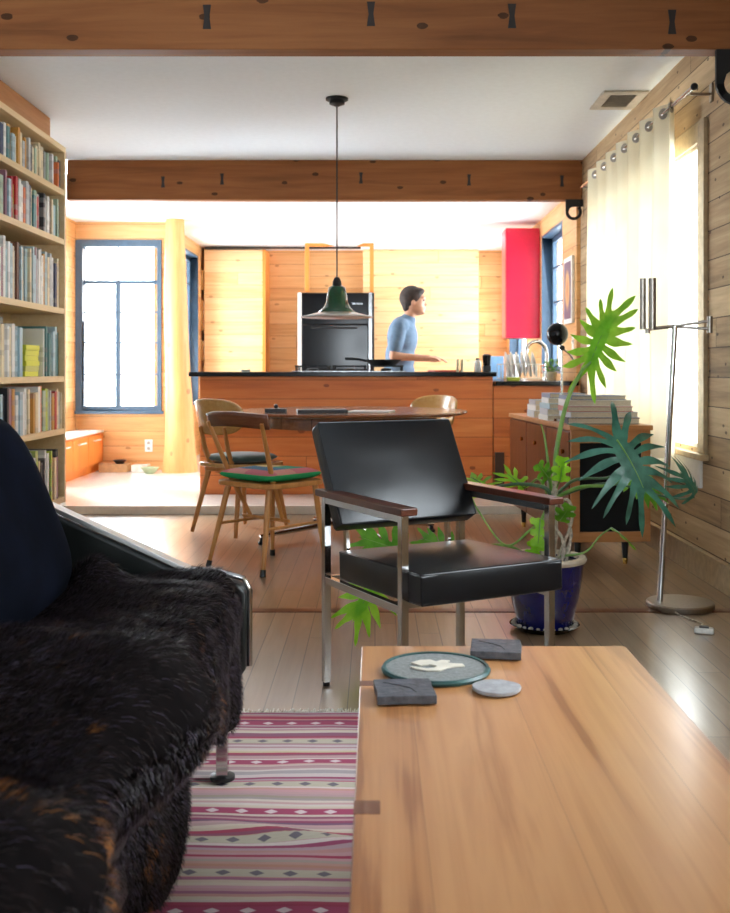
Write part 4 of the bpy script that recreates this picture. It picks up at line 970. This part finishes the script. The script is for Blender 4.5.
# fur throw
path = [(-1.06+.02, .465), (-.90, .458), (-.74, .455), (-.58, .460), (-.46, .462), (-.385, .458), (-.335, .432), (-.312, .385), (-.302, .32), (-.298, .25), (-.300, .19), (-.306, .14)]
path[0] = (-.80, .455); path[1] = (-.77, .456)
path = [(a-.045 if b_ < .45 else a, b_) for a, b_ in path]
def cr2(P, n=10):
    P = [Vector(p) for p in P]; Q = [P[0]*2-P[1]]+P+[P[-1]*2-P[-2]]; out = []
    for i in range(1, len(Q)-2):
        for k in range(n):
            t_ = k/n; a, b_, c, d = Q[i-1], Q[i], Q[i+1], Q[i+2]
            out.append(.5*((2*b_)+(c-a)*t_+(2*a-5*b_+4*c-d)*t_*t_+(3*b_-a-3*c+d)*t_**3))
    return out+[P[-1]]
path = cr2(path); pn_ = []
for i in range(len(path)):
    d = (path[min(i+3, len(path)-1)]-path[max(i-3, 0)]).normalized(); pn_.append(Vector((-d.y, d.x)))
plen = [0]
for i in range(1, len(path)): plen.append(plen[-1]+(path[i]-path[i-1]).length)
import bisect
def on_path(s):
    L = s*plen[-1]; i = min(len(path)-1, max(1, bisect.bisect_left(plen, L))); t_ = (L-plen[i-1])/(plen[i]-plen[i-1])
    return path[i-1].lerp(path[i], t_), pn_[i-1].lerp(pn_[i], t_).normalized(), i
def sstep(a, b_, x): t_ = max(0, min(1, (x-a)/(b_-a))); return t_*t_*(3-2*t_)
def furf(u, v):
    s = u; y = .62+(2.665-.62)*v
    # valleys between the folds swing with x
    p, nrm, i = on_path(s)
    drape = sstep(.62, .8, s)
    yw_ = y+.05*math.sin(4.0*s+1)+.10*drape*0
    h = 0
    for (yc, wd, am) in ((2.58, .10, .016), (2.36, .13, .028), (2.13, .08, .018), (1.62, .21, .12), (1.03, .20, .10)):
        dd = (yw_-yc)/wd
        h += am*math.exp(-abs(dd)**(2.6 if wd > .2 else 2))
    h += .010*noise.noise((s*3, y*9, 1))+.012*noise.noise((s*5+3, y*4, 8))
    h += .016*(.5-abs(noise.noise((y*11+s*1.5, s*2.2, 4))))+.006*noise.noise((y*38+2*s, s*5, 2))
    h *= (1-.72*drape)
    if s < .45: h += .075*math.exp(-((y-2.44)/.05)**2-((s-.20)/.09)**2)*1.0 if s < .5 else 0
    h *= sstep(0, .12, s)*.7+.3
    hem = .035*math.sin(y*7+1)+.025*noise.noise((y*6, 3, 1))
    z = p.y+nrm.y*h; x = p.x+nrm.x*h
    if drape > 0:
        z -= (hem-.09*math.exp(-((y-2.08)/.16)**2))*drape*sstep(.7, 1, s); x += .012*drape*math.sin(y*17+2*s)*sstep(.6, 1, s)+.006*drape*math.sin(y*31)-.10*drape*(1-sstep(1.1, 2.3, y))
        z = z + drape*.03*sstep(2.45, 2.66, y)*s
    if y > 2.5: x -= (y-2.5)*.18*sstep(.3, 1, s)
    return Vector((x, y, z))
NU, NV = 70, 160
th_ = obj('fur_throw', MB().grid(lambda u, v: furf(u, v), NU, NV), 'fur_hide', smooth='all', solid=.012)
tag(th_, 'dark brown fur throw with amber streaks draped over the sofa seat', 'throw')
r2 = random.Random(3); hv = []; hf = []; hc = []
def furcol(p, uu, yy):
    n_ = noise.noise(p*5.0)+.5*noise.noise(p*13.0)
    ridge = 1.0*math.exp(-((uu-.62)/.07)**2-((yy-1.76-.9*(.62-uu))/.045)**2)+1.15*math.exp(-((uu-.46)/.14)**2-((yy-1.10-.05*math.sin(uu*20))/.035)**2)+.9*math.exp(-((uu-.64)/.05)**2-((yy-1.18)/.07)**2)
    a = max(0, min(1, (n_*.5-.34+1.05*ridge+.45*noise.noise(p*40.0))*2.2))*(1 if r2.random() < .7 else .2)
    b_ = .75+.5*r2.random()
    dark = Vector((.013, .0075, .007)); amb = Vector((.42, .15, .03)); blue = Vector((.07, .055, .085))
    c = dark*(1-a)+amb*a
    if r2.random() < .2: c = c*.4+blue*.6*(1 if a < .3 else .5)+c*.0  # some strands tinted bluish to paint in the fur's sheen
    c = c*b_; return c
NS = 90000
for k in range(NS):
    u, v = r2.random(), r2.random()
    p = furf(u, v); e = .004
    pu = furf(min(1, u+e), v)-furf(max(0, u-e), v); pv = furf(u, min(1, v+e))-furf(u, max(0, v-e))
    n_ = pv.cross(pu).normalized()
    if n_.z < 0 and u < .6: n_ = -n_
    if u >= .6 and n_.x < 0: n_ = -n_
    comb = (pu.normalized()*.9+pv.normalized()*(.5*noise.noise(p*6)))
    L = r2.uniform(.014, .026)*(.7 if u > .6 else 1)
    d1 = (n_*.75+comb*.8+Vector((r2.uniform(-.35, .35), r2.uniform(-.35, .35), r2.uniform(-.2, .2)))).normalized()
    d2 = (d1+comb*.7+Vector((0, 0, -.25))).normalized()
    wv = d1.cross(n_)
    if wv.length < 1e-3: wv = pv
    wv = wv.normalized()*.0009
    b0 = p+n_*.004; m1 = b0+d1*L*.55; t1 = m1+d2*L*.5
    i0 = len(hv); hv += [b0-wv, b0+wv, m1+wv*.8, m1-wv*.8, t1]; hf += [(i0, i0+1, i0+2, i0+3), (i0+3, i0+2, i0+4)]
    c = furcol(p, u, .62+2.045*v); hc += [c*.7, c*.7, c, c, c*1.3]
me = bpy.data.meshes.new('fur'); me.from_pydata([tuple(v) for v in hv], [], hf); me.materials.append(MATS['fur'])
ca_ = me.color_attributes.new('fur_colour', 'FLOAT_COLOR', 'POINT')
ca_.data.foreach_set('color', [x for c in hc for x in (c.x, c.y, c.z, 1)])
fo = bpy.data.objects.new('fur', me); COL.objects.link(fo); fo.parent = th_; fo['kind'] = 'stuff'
del hv, hf, hc

# ------------------------------------------------------------------ philodendron in a blue pot
PB = Vector((.655, 4.02, 0))
pt = thing('potted_plant', 'philodendron with deeply cut leaves in a glossy cobalt blue pot', 'potted plant', PB)
obj('saucer', MB().lathe([(.0001, 0), (.10, 0), (.135, .022), (.13, .024), (.098, .006), (.0001, .006)], 40), 'black_gloss', pt, smooth=True)
for k in range(26):
    a = k*.9; rr_ = .117+.006*math.sin(k*2.3); 
pb_ = MB()
for k in range(26):
    a = k*2*math.pi/26; pb_.sphere((.119*math.cos(a), .119*math.sin(a), .024), .009+.002*math.sin(k*3), sz=.7, n=8, m=6)
o = obj('pebbles', pb_, 'pebble', pt, smooth='all'); o['kind'] = 'stuff'
pot = obj('pot', MB().lathe([(.0001, .007), (.098, .007), (.106, .03), (.13, .12), (.146, .21), (.150, .262), (.152, .268), (.128, .268), (.126, .24), (.0001, .235)], 56), 'pot_blue', pt, smooth=True, angle=50)
obj('rim', MB().lathe([(.150, .262), (.158, .264), (.161, .274), (.156, .283), (.132, .283), (.128, .262)], 56), 'pot_rim', pot, smooth=True, label='pale unglazed rim')
obj('soil', MB().lathe([(.127, .255), (.08, .262), (.0001, .266)], 32), 'soil', pt, smooth=True)
def curve(pts, n=14):      # catmull-rom
    pts = [Vector(p) for p in pts]; P_ = [pts[0]*2-pts[1]]+pts+[pts[-1]*2-pts[-2]]; out = []
    for i in range(1, len(P_)-2):
        for k in range(n):
            t_ = k/n; a, b_, c, d = P_[i-1], P_[i], P_[i+1], P_[i+2]
            out.append(.5*((2*b_)+(c-a)*t_+(2*a-5*b_+4*c-d)*t_*t_+(3*b_-a-3*c+d)*t_**3))
    return out+[pts[-1]]
# trunk with knobby aerial roots
crown = Vector((.03, 0, .50))
obj('trunk', MB().tube(curve([(.0, .0, .25), (.02, .01, .36), crown, crown+Vector((.0, 0, .07))]), .022, 10), 'root_grey', pt, smooth=True)
r2 = random.Random(9)
for k in range(5):
    a = k*1.3; p0 = crown+Vector((.015*math.cos(a), .015*math.sin(a), .02-.03*k)); e = Vector((.03+.055*math.cos(a), .055*math.sin(a), .262))
    obj('aerial_root', MB().tube(curve([p0, (p0+e)/2+Vector((.025*math.cos(a)+.01, .02*math.sin(a), 0)), e], 8), [.007+.002*math.sin(i*2.1) for i in range(17)], 8), 'root_grey', pt, smooth=True)
def leaf_mesh(L, nl, wmax, seed, droop=.15, base=128, narrow=1.0):
    """deeply lobed blade: base at origin, midrib along +y, normal +z"""
    r3 = random.Random(seed); m = MB()
    def core(t): return .11*wmax*math.sin(math.pi*min(1, .12+t*.86))**.6
    def bend(x, y): return (x, y, -droop*((x*x)*1.4+(y*y)*.8)/max(L, .01) + .004*math.sin(40*x+seed)+.10*abs(x)*.6)
    mid = [(0, L*k/16) for k in range(17)]
    for k in range(16):
        t0, t1 = k/16, (k+1)/16; a, b_ = core(t0), core(t1)
        m.add([bend(-a, t0*L), bend(a, t0*L), bend(b_, t1*L), bend(-b_, t1*L)], [(0, 1, 2, 3)])
    for s in (-1, 1):
        for i in range(nl):
            t = (i+.5)/nl; ang = R(base-(base-22)*t+r3.uniform(-5, 5)); ln = wmax*.5*(math.sin(math.pi*(.22+.62*t))**.8)*r3.uniform(.88, 1.08)/max(.35, math.sin(ang)**.5)
            ln = min(ln, wmax*.62); wd = L/nl*.46*narrow*r3.uniform(.85, 1.1)
            p = Vector((0, L*(t*.92))); d = Vector((s*math.sin(ang), math.cos(ang))); nr = Vector((-d.y, d.x)); K = 9; prev = None; q_ = p.copy()
            for k in range(K+1):
                f_ = k/K; ww = wd*(1.0 if f_ < .15 else (1-((f_-.15)/.85)**2.2)**.6*(1+.22*math.sin(f_*9+i)))
                if k == K: ww = wd*.05
                dd = d+Vector((0, 1))*.35*f_; dd.normalize(); nr = Vector((-dd.y, dd.x))
                cur = (q_-nr*ww, q_, q_+nr*ww)
                if prev:
                    cc_ = [bend(v.x, v.y) for v in (prev[0], prev[1], prev[2], cur[2], cur[1], cur[0])]
                    cc_[1] = (cc_[1][0], cc_[1][1], cc_[1][2]-.10*wd); cc_[4] = (cc_[4][0], cc_[4][1], cc_[4][2]-.10*wd)
                    m.add(cc_, [(0, 1, 4, 5), (1, 2, 3, 4)])
                prev = cur; q_ = q_+dd*ln/K
    # tip
    m.add([bend(-core(1), L*.98), bend(core(1), L*.98), bend(0, L*1.12)], [(0, 1, 2)])
    return m
def leaf(stem_pts, d, nrm, L, nl, wmax, mat, seed, droop=.15, sr=.008, smat='stem', narrow=1.0, base=128):
    """stem through points (plant-local), blade starting at the last, pointing along d with upper side nrm"""
    pts = curve(stem_pts, 10); n = len(pts)
    st_ = obj('leaf_stalk', MB().tube(pts, [sr*(1-.5*i/(n-1)) for i in range(n)], 10), smat, pt, smooth=True)
    y = Vector(d).normalized(); z = Vector(nrm); z = (z-y*z.dot(y)).normalized(); x = y.cross(z)
    M = Matrix((x, y, z)).transposed()
    m = leaf_mesh(L, nl, wmax, seed, droop, base, narrow); m.v = [tuple(M @ Vector(v)+pts[-1]) for v in m.v]
    lf = obj('leaf', m, mat, st_, smooth='all')
    rb = MB().tube([tuple(M @ Vector((0, L*k/8, -droop*(L*k/8)**2*.8/L+.001))+pts[-1]) for k in range(9)], [.003*(1-.08*k) for k in range(9)], 6); obj('midrib', rb, smat, lf, smooth=True)
    return lf
def Lp(px, py, d): return W(px, py, d)-PB
c0 = crown
# tall bright leaf, lit from behind
leaf([c0+Vector((.01, 0, .0)), Lp(556, 455, 4.05), Lp(566, 405, 4.05), Lp(580, 374, 4.05), Lp(591, 362, 4.04)], Lp(610, 312, 4.0)-Lp(591, 362, 4.04), (-.72, -.65, .0), .20, 8, .28, 'leaf_bright', 2, .10, sr=.011, narrow=1.45, base=168)
leaf([c0, Lp(580, 487, 3.95), Lp(614, 484, 3.85), Lp(628, 462, 3.82), Lp(617, 440, 3.78)], Lp(650, 486, 3.68)-Lp(617, 440, 3.78), (.1, -.8, .5), .19, 8, .38, 'leaf_dark', 5, .3, smat='stem', narrow=1.3, base=160)
leaf([c0+Vector((0, .02, .0)), Lp(600, 484, 4.12), Lp(636, 488, 4.1), Lp(662, 496, 4.05), Lp(684, 499, 4.02), Lp(695, 494, 4.0)], Lp(689, 474, 3.95)-Lp(695, 494, 4.0), (.1, -.7, .6), .10, 5, .19, 'leaf_dark', 7, .4, sr=.006, smat='stem_dark', base=110)
leaf([c0+Vector((0, .01, 0)), Lp(575, 480, 4.15), Lp(606, 478, 4.2), Lp(626, 470, 4.22)], Lp(660, 484, 4.15)-Lp(626, 462, 4.22), (-.1, -.6, .7), .15, 5, .16, 'leaf_mid', 8, .35, smat='stem_dark')
leaf([c0, Lp(545, 488, 4.0), Lp(522, 484, 4.05), Lp(500, 486, 4.1), Lp(488, 490, 4.15)], Lp(470, 472, 4.25)-Lp(488, 490, 4.15), (.0, -.35, .8), .12, 5, .20, 'leaf_bright', 11, .2, sr=.009, smat='stem_dark')
leaf([c0+Vector((.0, 0, -.02)), Lp(540, 480, 4.05), Lp(530, 484, 4.1), Lp(524, 488, 4.12)], Lp(512, 476, 4.15)-Lp(524, 488, 4.12), (.0, -.35, .8), .09, 4, .16, 'leaf_bright', 12, .15, sr=.006)
leaf([c0+Vector((-.01, -.01, -.04)), Lp(530, 530, 3.98), Lp(505, 545, 3.98), Lp(478, 510, 4.1), Lp(470, 492, 4.15)], Lp(462, 480, 4.3)-Lp(470, 492, 4.15), (.0, -.3, .9), .10, 4, .12, 'leaf_mid', 13, .2, sr=.0055)
# low leaves seen under and behind the armchair
leaf([(-.05, -.03, .27), Lp(500, 560, 3.9), Lp(450, 565, 3.75), Lp(400, 566, 3.62), Lp(384, 572, 3.6)], Lp(350, 618, 3.55)-Lp(384, 572, 3.6), (-.2, -.75, .45), .18, 6, .25, 'leaf_bright', 21, .25, sr=.007)
leaf([(-.04, .03, .27), Lp(500, 545, 4.1), Lp(440, 552, 4.1), Lp(412, 556, 4.05)], Lp(368, 536, 4.0)-Lp(412, 556, 4.05), (-.1, -.75, .6), .20, 6, .22, 'leaf_mid', 22, .2, sr=.007)
leaf([(-.04, .04, .27), Lp(510, 550, 4.2), Lp(480, 552, 4.2), Lp(462, 556, 4.2)], Lp(432, 540, 4.2)-Lp(462, 556, 4.2), (-.1, -.75, .6), .16, 6, .18, 'leaf_mid', 23, .2, sr=.006)
# right, low folded leaf
leaf([(.06, .0, .28), Lp(585, 552, 4.0), Lp(600, 536, 4.0), Lp(611, 528, 4.0)], Lp(636, 542, 3.95)-Lp(611, 528, 4.0), (.35, -.2, .8), .12, 3, .055, 'leaf_bright', 25, .3, sr=.005)
# young leaves round the crown
for k, (a, b_, m_) in enumerate((((540, 520), (538, 552), 'leaf_bright'), ((548, 478), (543, 470), 'leaf_mid'), ((560, 480), (563, 462), 'leaf_bright'), ((536, 545), (534, 556), 'leaf_bright'), ((560, 520), (566, 512), 'leaf_mid'))):
    leaf([c0+Vector((-.01, -.01, -.05+.01*k)), (Lp(*a, 4.0)+c0)/2, Lp(*a, 3.97)], Lp(*b_, 3.93)-Lp(*a, 3.97), (.1, -.9, .3), .09, 3, .085, m_, 30+k, .1, sr=.005, narrow=1.2)
obj('leaf_stalk', MB().tube(curve([c0, Lp(549, 470, 3.98), Lp(545, 440, 3.98), Lp(541, 424, 3.98)], 8), [.008*(1-.03*i) for i in range(25)], 8), 'stem', pt, smooth=True)
obj('leaf_stalk', MB().tube(curve([(.05, 0, .27), Lp(572, 520, 4.0), Lp(568, 500, 4.0), c0+Vector((.01, 0, -.02))], 8), .006, 8), 'root_grey', pt, smooth=True)

# ------------------------------------------------------------------ person at the cooktop
def fused(name, shapes, mat, parent=None, vox=.007, smooth=6):
    m = MB()
    for s in shapes:
        if s[0] == 's': m.sphere(s[1], s[2], *(s[3] if len(s) > 3 else (1, 1, 1)), n=24, m=16)
        else:
            p0, p1, r0, r1 = Vector(s[1]), Vector(s[2]), s[3], s[4]
            m.cyl(p0, p1, r0, r1, 20); m.sphere(p0, r0, n=20, m=12); m.sphere(p1, r1, n=20, m=12)
    o = obj(name, m, mat, parent)
    md = o.modifiers.new('remesh', 'REMESH'); md.mode = 'VOXEL'; md.voxel_size = vox; md.use_smooth_shade = True
    md = o.modifiers.new('smooth', 'SMOOTH'); md.factor = .5; md.iterations = smooth
    return o
# local frame: facing +x, z from the kitchen floor
pe = thing('person', 'person in a blue-grey t-shirt standing behind the island, looking down', 'person', (.235, 8.92, ZK), R(-8))
Hz = 1.535; hc_ = Vector((.10, 0, Hz))
body = [('s', hc_, .098, (.98, .78, 1.14)), ('s', hc_+Vector((.035, 0, -.065)), .06, (1, .85, 1)), ('c', hc_+Vector((.086, 0, .0)), hc_+Vector((.102, 0, -.03)), .008, .013),
        ('s', hc_+Vector((.088, 0, -.062)), .016, (.9, 1.6, .7)), ('s', hc_+Vector((.08, 0, .025)), .03, (.7, 1.8, .6)), ('s', hc_+Vector((.075, 0, -.1)), .022, (1, 1.3, .8)),
        ('s', hc_+Vector((-.0, .078, -.01)), .026, (.7, .35, 1.1)), ('s', hc_+Vector((-.0, -.078, -.01)), .026, (.7, .35, 1.1)),
        ('c', (.05, 0, 1.36), (.075, 0, 1.46), .056, .05), ('c', (.0, -.13, 1.32), (.0, .13, 1.32), .062, .062), ('s', (.0, 0, 1.22), .15, (.78, 1.05, 1.2)), ('s', (-.02, 0, 1.02), .135, (.8, 1.1, 1.2)), ('s', (-.03, 0, .9), .15, (.85, 1.1, .9))]
def limb(sh, el, wr, dirh, side, lf):
    b = [('c', sh, el, .048, .038), ('c', el, wr, .038, .025)]
    sh, el, wr = map(Vector, (sh, el, wr)); d = Vector(dirh).normalized(); b.append(('c', wr, wr+d*.045, .026, .030)); b.append(('s', wr+d*.06, .034, (1.1, 1.05, .55)))
    lat = Vector((0, 0, 1)).cross(d).normalized()
    for k, (o_, l_) in enumerate(((-.024, .062), (-.008, .072), (.008, .068), (.024, .054))):
        a = wr+d*.085+lat*o_; m1 = a+d*l_*.5+Vector((0, 0, -.006)); m2 = m1+d*l_*.42+Vector((0, 0, -.022)); b += [('c', a, m1, .0088, .008), ('c', m1, m2, .008, .0068)]
    a = wr+d*.03+lat*.024*side; m1 = a+d*.03+lat*.022*side; m2 = m1+d*.03+Vector((0, 0, -.008)); b += [('c', a, m1, .011, .0095), ('c', m1, m2, .0095, .008)]
    return b
body += limb((-.01, -.165, 1.30), (-.05, -.205, 1.06), (.19, -.16, 1.045), (1, .15, .0), 1, 0)
body += limb((.02, .165, 1.30), (.02, .2, 1.06), (.23, .12, 1.04), (1, -.15, .0), -1, 0)
for s in (-1, 1): body += [('c', (-.03, s*.085, .88), (-.0, s*.09, .48), .08, .052), ('c', (0, s*.09, .48), (-.02, s*.09, .09), .05, .034), ('c', (-.03, s*.09, .045), (.12, s*.1, .03), .034, .026)]
bo = fused('body', body, 'skin', pe, .0065, 4)
hair = [('s', hc_+Vector((-.022, 0, .028)), .108, (.98, .84, 1.0)), ('s', hc_+Vector((.03, 0, .085)), .058, (1.1, 1.25, .55)), ('s', hc_+Vector((-.055, 0, -.035)), .06, (.8, 1.1, 1.1))]
ho = fused('hair', hair, 'hair', pe, .008, 3)
for s in (-1, 1): obj('eye', MB().sphere(hc_+Vector((.086, s*.03, .005)), .009), 'eye', pe, smooth='all')
shirt = [('c', (.0, -.14, 1.315), (.0, .14, 1.315), .072, .072), ('c', (.035, 0, 1.33), (.05, 0, 1.375), .075, .066), ('s', (.0, 0, 1.22), .165, (.80, 1.08, 1.15)), ('s', (-.02, 0, 1.06), .15, (.85, 1.12, 1.2)), ('s', (-.03, 0, .93), .155, (.88, 1.14, .8)),
         ('c', (-.01, -.165, 1.305), (-.038, -.195, 1.14), .066, .06), ('c', (.02, .165, 1.305), (.02, .19, 1.14), .066, .06)]
fused('shirt', shirt, 'shirt', pe, .009, 5)
tr = [('s', (-.03, 0, .86), .155, (.9, 1.12, .7))]
for s in (-1, 1): tr += [('c', (-.03, s*.085, .86), (-.0, s*.09, .48), .09, .066), ('c', (0, s*.09, .48), (-.02, s*.09, .1), .066, .055)]
fused('trousers', tr, 'trousers', pe, .010, 5)
for s in (-1, 1): obj('shoe', MB().grid(lambda u, v: (-.07+.25*u, s*.095+(.045+.006*math.sin(3*u))*math.cos(math.pi*v)*math.sin(math.pi*min(1, max(0, u*.92+.06)))**.35, .005+(.085-.045*u)*math.sin(math.pi*v)*math.sin(math.pi*min(1, max(0, u*.92+.06)))**.3), 16, 12), 'shoe', pe, smooth='all', solid=.006)
